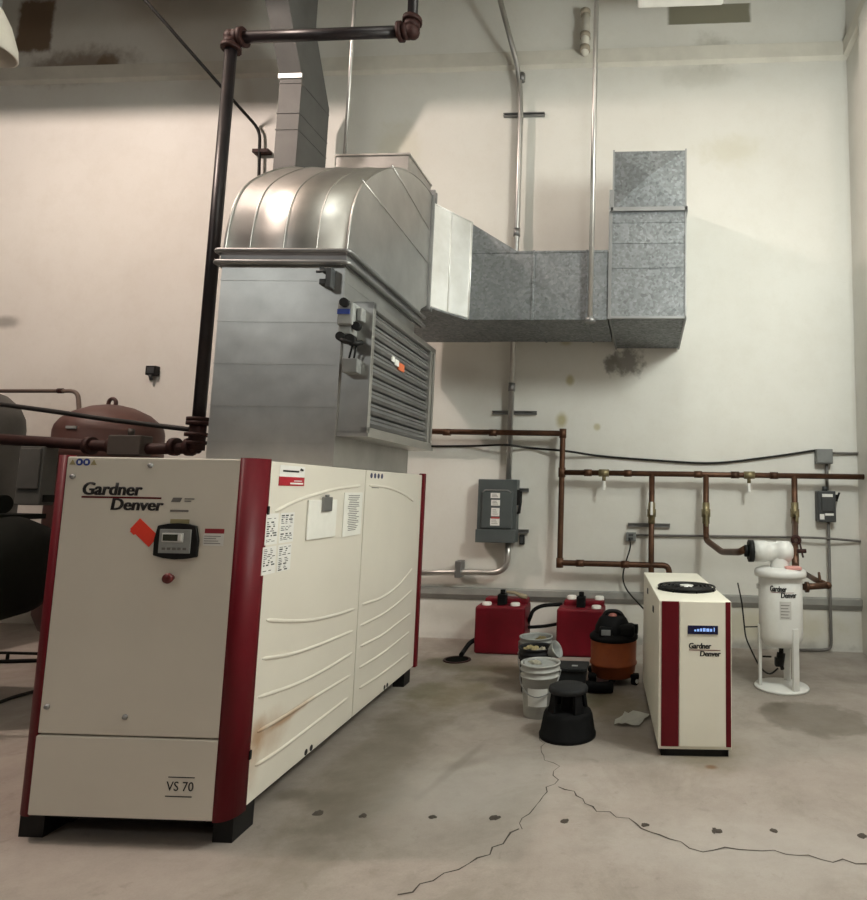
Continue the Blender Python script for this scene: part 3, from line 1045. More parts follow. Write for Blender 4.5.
dp = thing('drop_pipe', 'dark iron pipe dropping from the ceiling left of the exhaust duct', 'pipe', (-3.90, 5.2, 2.0))
pa, pb, pc_ = Vector((-3.889, 5.200, 5.857)), Vector((-2.168, 5.200, 5.943)), Vector((-3.876, 5.200, 2.071))
pa.x = pc_.x = (pa.x + pc_.x) / 2
pb.z = pa.z = (pa.z + pb.z) / 2
zb = pc_.z
m = MB()
m.tube([(pa.x, 5.2, zb + 0.1), (pa.x, 5.2, pa.z - 0.06)], 0.052, 14)
m.build('riser_pipe', DARKPIPE, dp, True)
m = MB()
m.tube([(pa.x + 0.06, 5.2, pa.z), (pb.x - 0.06, 5.2, pa.z)], 0.052, 14)
m.build('cross_pipe', DARKPIPE, dp, True)
m = MB()
m.tube([(pb.x, 5.2, pa.z + 0.05), (pb.x - 0.05, 5.25, 8.58)], 0.046, 14)
m.build('upper_pipe', DARKPIPE, dp, True)
for p, ds in ((Vector((pa.x, 5.2, pa.z)), (Vector((1, 0, 0)), Vector((0, 0, -1)))), (Vector((pb.x, 5.2, pa.z)), (Vector((-1, 0, 0)), Vector((0, 0, 1))))):
    m = MB()
    m.ball(p, 0.072)
    for d in ds:
        m.cyl(p + d * 0.03, p + d * 0.085, 0.070, seg=14).cyl(p + d * 0.085, p + d * 0.125, 0.088, seg=14)
    m.build('elbow_fitting', RUSTY, dp, True)
m = MB()
for dz, rr in ((0.03, 0.085), (0.10, 0.10), (0.20, 0.095), (0.235, 0.095)):
    m.cyl((pa.x, 5.2, zb + dz), (pa.x, 5.2, zb + dz + 0.03), rr, seg=16)
m.cyl((pa.x, 5.2, zb - 0.02), (pa.x, 5.2, zb + 0.24), 0.066, seg=14)
m.build('bottom_flange', RUSTY, dp, True)
m = MB()
m.tube([(pa.x + 0.02, 5.2, zb), (-4.304, 5.200, 2.057), (-5.145, 5.200, 2.099), (-5.908, 5.200, 2.135)], 0.050, 12)
m.build('header_pipe', RUSTY, dp, True)
m = MB()
q = Vector((-4.465, 5.170, 2.079))
m.box(q - Vector((0.15, 0.07, 0.085)), q + Vector((0.15, 0.07, 0.09)), 0.01).cyl(q + Vector((0, 0, 0.09)), q + Vector((0, 0, 0.15)), 0.025, seg=10)
plabel(m.build('valve_body', plain('grey_brown_casting', (0.060, 0.048, 0.040), 0.6), dp, True), 'grey brown valve body')
for px in (-0.42, -0.2, 0.36, 0.5):
    m = MB()
    m.cyl(q + Vector((px, 0.03, -0.0)), q + Vector((px + 0.05, 0.03, -0.0)), 0.078, seg=14)
    m.build('coupling', RUSTY, dp, True)

# thin dark conduit slanting down the wall, with clamp
cd = thing('slanting_conduit', 'thin dark conduit slanting down the upper left wall to a clamp', 'conduit', (-6.851, 7.450, 8.295))
m = MB()
m.tube([(-5.608, 6.000, 7.120), (-5.261, 7.300, 6.593), (-5.104, 7.500, 6.410), (-5.068, 7.500, 5.787), (-5.030, 7.500, 4.639)], 0.020, 8, 0.12)
m.build('pipe', CABLE, cd, True)
m = MB()
q = Vector((-5.072, 7.530, 6.121))
m.box(q - Vector((0.11, 0.045, 0.025)), q + Vector((0.11, 0.045, 0.025)), 0.004)
m.build('clamp', RUSTY, cd, True)
# hanger rods in front of the ducts
def rod(label, top, bot, r):
    o = thing('hanger_rod', label, 'hanger rod', bot)
    mb = MB()
    mb.tube([top, bot], r, 8)
    mb.build('rod', STEEL, o, True)
    mb = MB()
    b = Vector(bot)
    mb.cyl(b + Vector((0, 0, -0.01)), b + Vector((0, 0, 0.035)), r * 2.2, seg=6)
    mb.build('nut', GALVD, o, True)
    return o


q = (-3.248, 6.200, 5.148)
rod('pale thin hanger rod hanging to the grey box behind the elbow', (q[0], 6.2, 8.58), (q[0], 6.2, 5.10), 0.020)
q = (-0.568, 6.120, 4.180)
rod('long straight hanger rod passing in front of the horizontal wall duct', (q[0], 6.12, 8.58), (q[0], 6.12, 3.44), 0.026)
# bent conduit down to the disconnect switch
cu_ = thing('bent_conduit', 'grey conduit running down the wall past the duct into the disconnect switch', 'conduit', (-1.60, 7.45, 1.9))
m = MB()
xq = -1.632
m.tube([(-1.862, 7.000, 7.820), (-1.673, 7.470, 7.098), (xq, 7.47, 6.60), (xq, 7.47, 1.86)], 0.034, 12, 0.18)
m.build('pipe', STEEL, cu_, True)
for z in (6.97, 4.9, 2.95):
    m = MB()
    m.cyl((xq, 7.47, z), (xq, 7.47, z + 0.10), 0.042, seg=12)
    m.build('coupling', GALVD, cu_, True)
# strut channels fixed on the wall
def strut(x0, x1, z, label, y=YW, cat='strut channel'):
    mb = MB()
    h = 0.022
    mb.prism([(y, z - h), (y - 0.045, z - h), (y - 0.045, z - h + 0.010), (y - 0.040, z - h + 0.010), (y - 0.040, z - 0.010), (y - 0.01, z - 0.010), (y - 0.01, z + 0.010), (y - 0.040, z + 0.010), (y - 0.040, z + h - 0.010), (y - 0.045, z + h - 0.010), (y - 0.045, z + h), (y, z + h)],
             'x', x0, x1)
    return tag(mb.build('strut_channel', GALVD), label, cat)


strut((-1.874, 6.570)[0], (-1.339, 6.556)[0], (-1.665, 6.565)[1], 'short dark strut channel high on the wall behind the bent conduit')
strut((-1.877, 2.697)[0], (-1.332, 2.689)[0], (-1.592, 2.699)[1], 'short dark strut channel on the wall just below the ducts')
strut((-0.204, 1.372)[0], (0.291, 1.382)[0], (0.068, 1.378)[1], 'short strut channel behind the copper drop nearest the white dryer')
strut((-1.696, 1.760)[0], (-1.403, 1.765)[0], (-1.512, 1.763)[1], 'strut channel end beside the upper half of the disconnect switch')
strut((-1.679, 1.270)[0], (-1.388, 1.276)[0], (-1.497, 1.274)[1], 'strut channel end beside the bottom of the disconnect switch')
# sprinkler stub
RWF = plain('rusted_white_fitting', (0.36, 0.31, 0.24), 0.6)
ss = thing('pipe_stub', 'short white pipe stub with elbow on the upper wall beside the long rod', 'pipe', (-0.830, 7.400, 7.800))
m = MB()
m.tube([(-0.823, 7.450, 7.882), (-0.822, 7.420, 7.335), (-0.838, 7.570, 7.392)], 0.055, 12, 0.05)
m.build('pipe', LEDGEM, ss, True)
for py in (13, 36, 49):
    m = MB()
    q = Vector((-0.828, 7.440, 7.860)) if py == 13 else Vector((-0.823, 7.430, 7.534)) if py == 36 else Vector((-0.824, 7.430, 7.356))
    m.cyl(q - Vector((0, 0, 0.03)), q + Vector((0, 0, 0.03)), 0.068, seg=14)
    m.build('coupling', RWF, ss, True)

# ------------------------------------------------------------------ disconnect switch
ds = thing('disconnect_switch', 'tall grey electrical disconnect switch box with white labels on the wall', 'electrical box', (-1.79, 7.50, 1.12))
a, b = (-1.974, 7.360, 1.883), (-1.508, 7.360, 1.149)
x0, x1, z0, z1 = a[0], b[0], b[2], a[2]
m = MB()
m.box((x0, 7.38, z0), (x1, YW - 0.045, z1), 0.008)
m.box((x0 + 0.0, 7.33, z0), (x1, 7.40, z0 + 0.15), 0.006)
m.build('box', GREYBOX, ds, True)
m = MB()
a, b = (-1.916, 7.340, 1.743), (-1.551, 7.340, 1.310)
m.box((a[0], 7.345, b[2]), (b[0], 7.39, a[2]), 0.012)
m.build('door', GREYBOX, ds, True)
m = MB()
a, b = (-1.910, 7.340, 1.755), (-1.570, 7.340, 1.725)
m.tube([(a[0], 7.345, a[2] - 0.03), (a[0] + 0.03, 7.34, a[2]), (b[0] - 0.03, 7.34, a[2]), (b[0], 7.345, a[2] - 0.03)], 0.008, 8, 0.02)
m.build('door_rim', GALVD, ds, True)
m = MB()
for lo, hi in (((-1.811, 7.340, 1.663), (-1.701, 7.340, 1.723)), ((-1.802, 7.340, 1.576), (-1.698, 7.340, 1.642)), ((-1.798, 7.340, 1.454), (-1.700, 7.340, 1.549)), ((-1.806, 7.340, 1.345), (-1.696, 7.340, 1.428))):
    mb = MB()
    mb.box((lo[0], 7.341, lo[2]), (hi[0], 7.346, hi[2]))
    lb = mb.build('label_sheet', WHITE, ds, True)
    mb = MB()
    for k in range(3):
        z = lo[2] + (hi[2] - lo[2]) * (0.22 + 0.25 * k)
        mb.box((lo[0] + 0.015, 7.3395, z), (hi[0] - 0.02 - 0.01 * k, 7.3415, z + 0.006))
    mb.build('small_print', PALEINK, lb, True)
m.bm.free()
m = MB()
lo, hi = (-1.797, 7.340, 1.424), (-1.697, 7.340, 1.445)
m.box((lo[0], 7.3405, lo[2]), (hi[0], 7.345, hi[2]))
m.build('label_band', plain('label_red', (0.4, 0.05, 0.05), 0.6), ds, True)
m = MB()
a = Vector((-1.509, 7.400, 1.645))
m.box((x1 - 0.005, 7.385, a.z - 0.06), (x1 + 0.03, 7.44, a.z + 0.12), 0.006)
m.tube([(x1 + 0.04, 7.41, a.z + 0.10), (x1 + 0.045, 7.38, a.z - 0.02), (x1 + 0.035, 7.36, a.z - 0.15), (x1 + 0.02, 7.37, a.z - 0.15)], 0.018, 8)
m.build('handle', BLACK, ds, True)

ub = thing('outlet_box', 'small black outlet box on the wall beside the disconnect switch bottom', 'outlet', (-1.464, 7.550, 1.159))
m = MB()
a, b = (-1.496, 7.540, 1.118), (-1.434, 7.540, 1.231)
m.box((a[0], 7.53, a[2]), (b[0], YW, b[2]), 0.006)
m.build('box', BLACK, ub, True)
m = MB()
m.box((a[0] + 0.012, 7.526, a[2] + 0.02), (b[0] - 0.012, 7.531, b[2] - 0.02), 0.002)
m.build('cover', DARKBOX, ub, True)
lb_ = thing('outlet_box', 'small black outlet box alone on the wall left of the dark pipe', 'outlet', (-6.336, 7.550, 3.197))
m = MB()
a, b = (-6.373, 7.520, 3.139), (-6.237, 7.520, 3.257)
m.box((a[0], 7.50, a[2]), (b[0], YW, b[2]), 0.006)
m.build('box', BLACK, lb_, True)
m = MB()
m.box((a[0] + 0.02, 7.497, a[2] + 0.02), (b[0] - 0.02, 7.502, b[2] - 0.02), 0.003).cyl(((a[0] + b[0]) / 2, 7.5, a[2]), ((a[0] + b[0]) / 2, 7.53, a[2] - 0.06), 0.02, seg=8)
m.build('cover', DARKBOX, lb_, True)

lc = thing('low_conduit', 'grey conduit sweeping from the disconnect switch bottom to behind the compressor', 'conduit', (-2.051, 7.450, 0.793))
m = MB()
m.tube([(-1.605, 7.450, 1.174), (-1.610, 7.450, 0.793), (-2.051, 7.450, 0.793), (-2.894, 7.450, 0.760)], 0.034, 12, 0.28, 8)
m.build('pipe', STEEL, lc, True)
m = MB()
q = Vector((-2.187, 7.500, 0.819))
m.box(q - Vector((0.035, 0.10, 0.09)), q + Vector((0.035, 0.075, 0.10)), 0.004)
m.build('strap', GALVD, lc, True)

# ------------------------------------------------------------------ copper air line
cp = thing('copper_air_line', 'brown copper pipe run with header and drops along the lower wall', 'pipe', (0.5, 7.38, 1.9))
YP = 7.38
rp = 0.034
H0, H1 = Vector((-0.945, 7.380, 1.976)), Vector((2.505, 7.380, 1.977))
zh = (H0.z + H1.z) / 2
xv = ((-0.966, 7.380, 2.358)[0] + (-0.997, 7.380, 0.965)[0]) / 2
zt, zl = (-1.494, 7.380, 2.435)[2], (-0.400, 7.380, 0.934)[2]
m = MB()
m.tube([(xv, YP, zh), (XR - 0.002, YP, zh)], rp * 0.95, 12)
m.build('header_pipe', COPPER, cp, True)
m = MB()
m.tube([(-3.3, YP, zt + 0.01), (xv, YP, zt), (xv, YP, zl), ((0.264, 7.380, 0.928)[0], YP, zl), ((0.298, 7.380, 0.862)[0] + 0.02, YP, zl - 0.30)], rp, 12, 0.06)
m.build('loop_pipe', COPPER, cp, True)
for p, d in (((xv, YP, zt), (1, 0, 0)), ((xv, YP, zl), (1, 0, 0)), ((xv, YP, zh), (0, 0, 1))):
    p = Vector(p)
    m = MB()
    m.cyl(p - Vector((0, 0, 0.055)), p + Vector((0, 0, 0.055)), rp * 1.25, seg=12)
    m.build('coupling', COPPER, cp, True)
for px in ((-0.675, 7.380, 1.985), (-0.207, 7.380, 1.992), (0.603, 7.380, 1.982), (1.025, 7.380, 1.988), (1.467, 7.380, 1.983), (-2.379, 7.380, 2.438), (-1.820, 7.380, 2.444), (-0.746, 7.380, 0.926), (-0.227, 7.380, 0.916)):
    z = zt if px[2] > 2.2 else zh if px[2] > 1.4 else zl
    m = MB()
    m.cyl((px[0] - 0.045, YP, z), (px[0] + 0.045, YP, z), rp * 1.22, seg=12)
    m.build('coupling', COPPER, cp, True)
# take-off stubs with white tags on the header
for px in ((-0.486, 7.380, 1.965), (1.184, 7.380, 1.956)):
    m = MB()
    m.cyl((px[0], YP, zh - 0.02), (px[0], YP - 0.0, zh - 0.09), 0.022, seg=10).cyl((px[0] - 0.06, YP - 0.02, zh), (px[0] + 0.06, YP - 0.02, zh), rp * 1.3, seg=10)
    m.build('drain_stub', BRASS, cp, True)
    m = MB()
    m.box((px[0] - 0.016, YP - 0.012, zh - 0.20), (px[0] + 0.016, YP + 0.004, zh - 0.085), 0.004)
    plabel(m.build('pipe_tag', WHITE, cp, True), 'white tag under the header')


def valve(mb_parent, x, y, z, lever):
    mb = MB()
    mb.cyl((x, y, z - 0.12), (x, y, z + 0.12), rp * 1.22, seg=12).cyl((x, y, z - 0.045), (x, y, z + 0.045), rp * 1.5, seg=8)
    mb.cyl((x, y, z), (x, y - 0.10, z), 0.025, seg=10)
    v = mb.build('ball_valve', BRASS, cp, True)
    mb = MB()
    mb.box((x - 0.014, y - 0.105, z - 0.02), (x + 0.014, y - 0.09, z + lever), 0.004)
    mb.build('lever', WHITE if lever > 0 else BRASS, v, True)


# first drop
xd = ((0.061, 7.380, 1.939)[0] + (0.082, 7.380, 0.935)[0]) / 2
m = MB()
m.tube([(xd, YP, zh), (xd, YP, zl - 0.02), (xd + 0.01, YP, zl - 0.25)], rp, 12)
m.build('drop_pipe', COPPER, cp, True)
valve(cp, xd, YP, (0.065, 7.380, 1.524)[2], 0.13)
FXH = 0.94
# second drop bending out to the filter
xe = (0.694, 7.380, 1.685)[0]
m = MB()
m.tube([(xe, YP, zh), (xe, YP, (0.694, 7.380, 1.231)[2]), (0.812, 6.850, 1.147), (0.902, 6.180, 1.209), (FXH, 6.10, (1.175, 6.140, 1.247)[2])], rp, 12, 0.08)
m.build('drop_pipe', COPPER, cp, True)
valve(cp, xe, YP, (0.694, 7.380, 1.537)[2], -0.15)
# third drop sloping forward to the filter head
xf = (1.695, 7.380, 1.816)[0]
m = MB()
m.tube([(xf, YP, zh), (xf, YP, (1.690, 7.380, 1.455)[2]), (1.490, 6.500, 1.263), (1.413, 6.160, 1.094)], rp, 12, 0.10)
m.build('drop_pipe', COPPER, cp, True)
valve(cp, xf, YP, (1.691, 7.380, 1.556)[2], -0.17)
m = MB()
q = Vector((1.500, 6.500, 1.312))
m.torus(q, 0.035, 0.018, (0.2, 1, 0), 16, 8)
m.build('gauge', RUSTY, cp, True)
m = MB()
m.cyl((1.450, 6.250, 1.225), (1.535, 6.250, 1.227), 0.02, seg=8).cyl((1.503, 6.350, 1.285), (1.494, 6.200, 1.175), 0.01, seg=6)
m.build('gauge_cock', RUSTY, cp, True)

# ------------------------------------------------------------------ cables, junction box, switch on the right
jb = thing('junction_box', 'grey square junction box on the wall above the small switch', 'electrical box', (2.077, 7.500, 2.217))
a, b = (1.974, 7.460, 2.126), (2.158, 7.460, 2.296)
m = MB()
m.box((a[0], 7.46, a[2]), (b[0], YW, b[2]), 0.008)
m.build('box', GREYBOX2, jb, True)
m = MB()
m.box((a[0] + 0.01, 7.452, a[2] + 0.01), (b[0] - 0.01, 7.461, b[2] - 0.01), 0.004)
m.build('cover', GREYBOX2, jb, True)
sw = thing('safety_switch', 'small charcoal safety switch with white labels on the right of the wall', 'electrical box', (2.088, 7.500, 1.651))
a, b = (1.972, 7.460, 1.457), (2.176, 7.460, 1.813)
m = MB()
m.box((a[0], 7.45, a[2]), (b[0], YW, b[2]), 0.01)
m.cyl(((a[0] + b[0]) / 2, 7.52, b[2]), ((a[0] + b[0]) / 2, 7.52, b[2] + 0.05), 0.03, seg=10)
m.build('box', DARKBOX, sw, True)
m = MB()
m.box((a[0] + 0.04, 7.435, a[2] + 0.12), (b[0] - 0.03, 7.452, b[2] - 0.08), 0.006)
m.build('door', DARKBOX, sw, True)
m = MB()
m.box((b[0] - 0.005, 7.47, b[2] - 0.12), (b[0] + 0.03, 7.52, b[2] - 0.04), 0.005).tube([(b[0] + 0.02, 7.47, b[2] - 0.09), (b[0] + 0.035, 7.44, b[2] - 0.02)], 0.012, 8)
m.build('handle', BLACK, sw, True)
for lo, hi in (((a[0] + 0.045, 7.432, b[2] - 0.07), (b[0] - 0.04, 7.437, b[2] - 0.035)), ((a[0] + 0.02, 7.446, a[2] + 0.03), (a[0] + 0.07, 7.451, a[2] + 0.09)), ((a[0] + 0.08, 7.446, a[2] + 0.075), (b[0] - 0.03, 7.451, a[2] + 0.10))):
    m = MB()
    m.box(lo, hi)
    m.build('label_sheet', WHITE, sw, True)
sc = thing('switch_conduit', 'thin conduit running from the junction box through the switch to the floor', 'conduit', (2.116, 7.520, 0.084))
m = MB()
xs = ((2.088, 7.520, 1.939)[0] + (2.117, 7.520, 0.138)[0]) / 2
m.tube([(xs, 7.53, (2.092, 7.520, 2.125)[2]), (xs, 7.53, (2.086, 7.520, 1.824)[2])], 0.018, 8)
m.build('upper_pipe', GCABLE, sc, True)
m = MB()
m.tube([(xs, 7.51, (2.124, 7.520, 1.469)[2]), (xs, 7.50, 0.06), (xs - 0.06, 7.50, 0.03), (xs - 0.35, 7.50, 0.02)], 0.018, 8, 0.08)
m.build('lower_pipe', GCABLE, sc, True)


def cable(name, label, pts, r, mat, cat='cable', smooth=True):
    if smooth:
        P = [Vector(p) for p in pts]
        P = [P[0] * 2 - P[1]] + P + [P[-1] * 2 - P[-2]]
        out = []
        for i in range(1, len(P) - 2):
            for k in range(8):
                s = k / 8
                a, b, c, d = P[i - 1], P[i], P[i + 1], P[i + 2]
                out.append(0.5 * ((2 * b) + (c - a) * s + (2 * a - 5 * b + 4 * c - d) * s * s + (3 * b - a - 3 * c + d) * s ** 3))
        out.append(P[-2])
        pts = out
    mb = MB()
    mb.tube(pts, r, 8)
    return tag(mb.build(name, mat), label, cat)


cable('power_cable', 'dark cable sagging along the wall between duct corner and junction box',
      [(-3.521, 7.550, 2.281), (-2.701, 7.550, 2.278), (-2.140, 7.550, 2.285), (-1.667, 7.420, 2.293), (-1.400, 7.550, 2.270), (-0.960, 7.450, 2.233), (-0.549, 7.550, 2.185), (0.049, 7.550, 2.145), (0.781, 7.550, 2.119), (1.457, 7.550, 2.199), (2.012, 7.550, 2.289)], 0.013, CABLE)
cable('power_cable', 'short grey cable from the junction box to the right wall', [(2.180, 7.540, 2.255), (2.377, 7.550, 2.253), (2.514, 7.550, 2.260)], 0.014, GCABLE)
cable('level_conduit', 'thin grey conduit level along the wall from outlet towards the right corner',
      [(-0.131, 7.550, 1.258), (0.640, 7.550, 1.264), (1.447, 7.550, 1.270), (1.996, 7.480, 1.275), (2.487, 7.550, 1.242)], 0.013, GCABLE, 'conduit')
wo = thing('socket_outlet', 'grey wall outlet box under the strut left of the dryer', 'outlet', (-0.166, 7.550, 1.234))
a, b = (-0.224, 7.520, 1.189), (-0.107, 7.520, 1.290)
m = MB()
m.box((a[0], 7.51, a[2]), (b[0], YW, b[2]), 0.006)
m.build('box', GREYBOX2, wo, True)
m = MB()
m.box((a[0] + 0.03, 7.50, a[2] + 0.015), (b[0] - 0.03, 7.511, a[2] + 0.045), 0.004).box((a[0] + 0.03, 7.50, b[2] - 0.045), (b[0] - 0.03, 7.511, b[2] - 0.015), 0.004)
m.build('socket', DARKBOX, wo, True)
cable('hanging_cord', 'black power cord hanging from the wall outlet behind the dryer', [(-0.176, 7.490, 1.227), (-0.174, 7.470, 1.113), (-0.231, 7.500, 0.914), (-0.252, 7.500, 0.765), (-0.203, 7.480, 0.633), (-0.050, 7.300, 0.498), (0.062, 7.200, 0.411)], 0.009, CABLE)

# ------------------------------------------------------------------ refrigerated dryer
DW, DD, DH = 0.4953, 1.5369, 1.0192
dr = thing('air_dryer', 'waist high cream air dryer cabinet with red stripes and round fan grille on top', 'air dryer', (0.1003, 4.4550, 0), 0.07099)
m = MB()
m.box((0.02, 0.02, 0), (DW - 0.02, 0.12, 0.055)).box((0.02, DD - 0.12, 0), (DW - 0.02, DD - 0.02, 0.055)).box((0.02, 0.02, 0), (0.06, DD - 0.02, 0.055)).box((DW - 0.06, 0.02, 0), (DW - 0.02, DD - 0.02, 0.055))
m.build('base_frame', BLACK, dr)
m = MB()
m.box((0, 0.0, 0.048), (DW, DD, DH), 0.006)
m.build('casing', CREAM2, dr)
m = MB()
m.box((0.018, -0.006, 0.068), (0.137, 0.02, DH - 0.004), 0.003)
plabel(m.build('side_stripe', REDP, dr), 'wide dark red stripe')
m = MB()
m.box((0.455, -0.006, 0.068), (0.490, 0.02, DH - 0.004), 0.003)
plabel(m.build('side_stripe', REDP, dr), 'narrow dark red stripe')
m = MB()
m.box((0.142, -0.006, 0.068), (0.452, 0.02, DH - 0.004), 0.003)
dfp = m.build('front_panel', CREAM2, dr)
m = MB()
m.box((0.195, -0.012, 0.800), (0.402, -0.004, 0.858), 0.003)
dsp = m.build('display', BLUEGLASS, dfp)
m = MB()
for (u, w, h) in [(0.240, 0.012, 0.012), (0.258, 0.016, 0.016), (0.280, 0.012, 0.020), (0.298, 0.018, 0.022), (0.322, 0.020, 0.020), (0.347, 0.014, 0.018), (0.372, 0.006, 0.026)]:
    m.box((u, -0.0135, 0.820), (u + w, -0.0115, 0.820 + h))
m.build('digits', DIGIT, dsp)
lettering('lettering', 'Gardner', (0.150, 0.038), (0.205, -0.0065, 0.705), X, Z, INK, dfp, 0.012, 0.1, 0.0016)
lettering('lettering', 'Denver', (0.140, 0.036), (0.280, -0.0065, 0.655), X, Z, INK, dfp, 0.012, 0.1, 0.0016)
m = MB()
m.box((0.205, -0.008, 0.694), (0.418, -0.005, 0.698))
m.build('underline', REDP, dfp)
m = MB()
fc = (0.262, 0.545, DH)
for rr in (0.215, 0.185, 0.155, 0.125, 0.095):
    m.torus((fc[0], fc[1], DH + 0.022), rr, 0.0075, (0, 0, 1), 40, 6)
for k in range(8):
    an = k * PI / 4 + 0.2
    m.tube([(fc[0] + 0.05 * math.cos(an), fc[1] + 0.05 * math.sin(an), DH + 0.024), (fc[0] + 0.215 * math.cos(an), fc[1] + 0.215 * math.sin(an), DH + 0.022), (fc[0] + 0.228 * math.cos(an), fc[1] + 0.228 * math.sin(an), DH + 0.002)], 0.006, 6)
m.cyl((fc[0], fc[1], DH + 0.001), (fc[0], fc[1], DH + 0.004), 0.222, seg=40)
gr = m.build('fan_grille', BLACK, dr)
m = MB()
for k in range(7):
    an = k * 2 * PI / 7
    d = Vector((math.cos(an), math.sin(an), 0))
    n = Vector((-d.y, d.x, 0))
    c = Vector((fc[0], fc[1], DH + 0.008))
    m.strip([[c + d * 0.05 - n * 0.02, c + d * 0.05 + n * 0.02 + Vector((0, 0, 0.006))], [c + d * 0.19 - n * 0.05, c + d * 0.19 + n * 0.05 + Vector((0, 0, 0.008))]], False)
m.build('fan_blade', DARKBOX, dr)
m = MB()
m.cyl((fc[0], fc[1], DH + 0.003), (fc[0], fc[1], DH + 0.032), 0.052, seg=20)
plabel(m.build('fan_hub', HUBW, dr), 'pale round fan hub')
m = MB()
for v, z in ((1.011, 0.930), (0.451, 0.882)):
    m.box((-0.006, v - 0.03, z - 0.022), (0.004, v + 0.03, z + 0.022), 0.003)
m.build('side_grip', BLACK, dr)

# ------------------------------------------------------------------ filter vessel
FX, FY = 1.262, 6.12
fv = thing('filter_vessel', 'white cylindrical air filter vessel standing on legs and a round base plate', 'air filter', (FX, FY, 0))
m = MB()
m.lathe([(0, 0.0), (0.240, 0.0), (0.245, 0.012), (0.240, 0.022), (0, 0.022)], (0, 0, 0), 40)
m.build('base_plate', FILTERW, fv)
m = MB()
m.lathe([(0.03, 0.36), (0.12, 0.375), (0.17, 0.40), (0.193, 0.44), (0.198, 0.48), (0.198, 1.02), (0.19, 1.03), (0, 1.03)], (0, 0, 0), 40)
m.box((-0.215, -0.03, 0.88), (-0.19, 0.03, 0.93), 0.006)
body = m.build('vessel_body', FILTERW, fv)
m = MB()
m.lathe([(0.19, 0.995), (0.228, 1.00), (0.236, 1.02), (0.236, 1.045), (0.225, 1.065), (0.17, 1.085), (0, 1.09)], (0, 0, 0), 40)
m.build('lid', FILTERW, fv)
for an in (-62, 62, 178):
    d = Vector((math.cos(R(an)), math.sin(R(an)), 0))
    rot = Matrix.Rotation(R(an), 3, 'Z')
    mb = MB()
    c = d * 0.193
    mb.box(c + Vector((-0.014, -0.032, 0.02)), c + Vector((0.014, 0.032, 0.56)), 0.004, rot)
    mb.build('leg', FILTERW, fv)
m = MB()
m.tube([(0, 0, 0.37), (0, 0, 0.29)], 0.022, 10)
m.cyl((0, 0, 0.31), (-0.02, -0.02, 0.20), 0.038, seg=12).box((-0.06, -0.04, 0.19), (0.0, 0.02, 0.27), 0.008)
m.cyl((0, 0, 0.20), (0.01, 0, 0.16), 0.018, seg=8)
dv = plabel(m.build('drain_valve', BLACK, fv), 'black drain valve below the bowl')
m = MB()
m.tube([(-0.03, 0.0, 0.17), (-0.10, 0.02, 0.10), (-0.17, 0.04, 0.14), (-0.22, 0.05, 0.22), (-0.30, 0.15, 0.40), (-0.31, 0.30, 0.70), (-0.32, 0.5, 0.86)], 0.008, 8, 0.06)
m.tube([(-0.30, 0.15, 0.50), (-0.20, 0.08, 0.52)], 0.006, 6).tube([(-0.17, 0.0, 0.27), (-0.09, 0.0, 0.27)], 0.009, 6)
m.build('drain_tube', CABLE, fv)
lab = MB()
def on_vessel(mb, an0, an1, z0, z1, rr=0.2):
    rows = []
    for z in (z0, z1):
        rows.append([(rr * math.cos(R(an0 + (an1 - an0) * k / 8)), rr * math.sin(R(an0 + (an1 - an0) * k / 8)), z) for k in range(9)])
    mb.strip(rows)
    return mb
on_vessel(lab, -104, -74, 0.64, 0.80, 0.1995)
pl = lab.build('label_sheet', plain('grey_label', (0.52, 0.51, 0.49), 0.6), fv)
mb = MB()
for k in range(5):
    on_vessel(mb, -101, -79 - 3 * (k % 2), 0.655 + k * 0.027, 0.662 + k * 0.027, 0.2002)
mb.build('small_print', PALEINK, pl)
# lettering wrapped round the body
for body_, z, a0, a1, h in (('Gardner', 0.885, -128, -86, 0.052), ('Denver', 0.832, -100, -58, 0.050)):
    bm = text_mesh(body_, (R(a1 - a0) * 0.2, h), (0, 0, 0), (1, 0, 0), (0, 0, 1), 0.012, 0.1, 0.0012, 0.0014)
    for v in bm.verts:
        an = R(a0) + v.co.x / 0.2
        rr = 0.2005 - v.co.y
        v.co = (rr * math.cos(an), rr * math.sin(an), z + v.co.z)
    mb = MB()
    mb.bm.free()
    mb.bm = bm
    mb.build('lettering', INK, fv)
m = MB()
on_vessel(m, -126, -66, 0.876, 0.880, 0.2005)
m.build('underline', REDP, fv)
m = MB()
on_vessel(m, -70, -58, 0.515, 0.53, 0.2005)
m.build('stamp_mark', INK, fv)
# filter head on top
m = MB()
hz = (1.175, 6.140, 1.229)[2]
m.lathe([(0.05, -0.25), (0.096, -0.245), (0.098, -0.13), (0.090, -0.125), (0.090, -0.035), (0.100, -0.03), (0.100, 0.08), (0.06, 0.11), (0, 0.11)], (0.0, -0.02, hz), 24, (1, 0.0, 0))
m.lathe([(0.09, 1.06), (0.075, hz)], (-0.01, -0.02, 0), 20)
hd = m.build('filter_head', FILTERW, fv)
m = MB()
m.box((0.02, -0.17, 1.078), (0.16, -0.04, 1.105), 0.004)
plabel(m.build('head_tag', plain('pink_tag', (0.62, 0.30, 0.27), 0.6), fv), 'pinkish tag on the lid')
m = MB()
m.cyl((-0.295, -0.02, hz), (-0.25, -0.02, hz), 0.102, seg=24).cyl((-0.33, -0.02, hz), (-0.29, -0.02, hz), 0.055, seg=16)
for k in range(6):
    an = k * PI / 3
    m.cyl((-0.30, -0.02 + 0.08 * math.cos(an), hz + 0.08 * math.sin(an)), (-0.245, -0.02 + 0.08 * math.cos(an), hz + 0.08 * math.sin(an)), 0.012, seg=6)
m.build('inlet_flange', BLACK, fv)
m = MB()
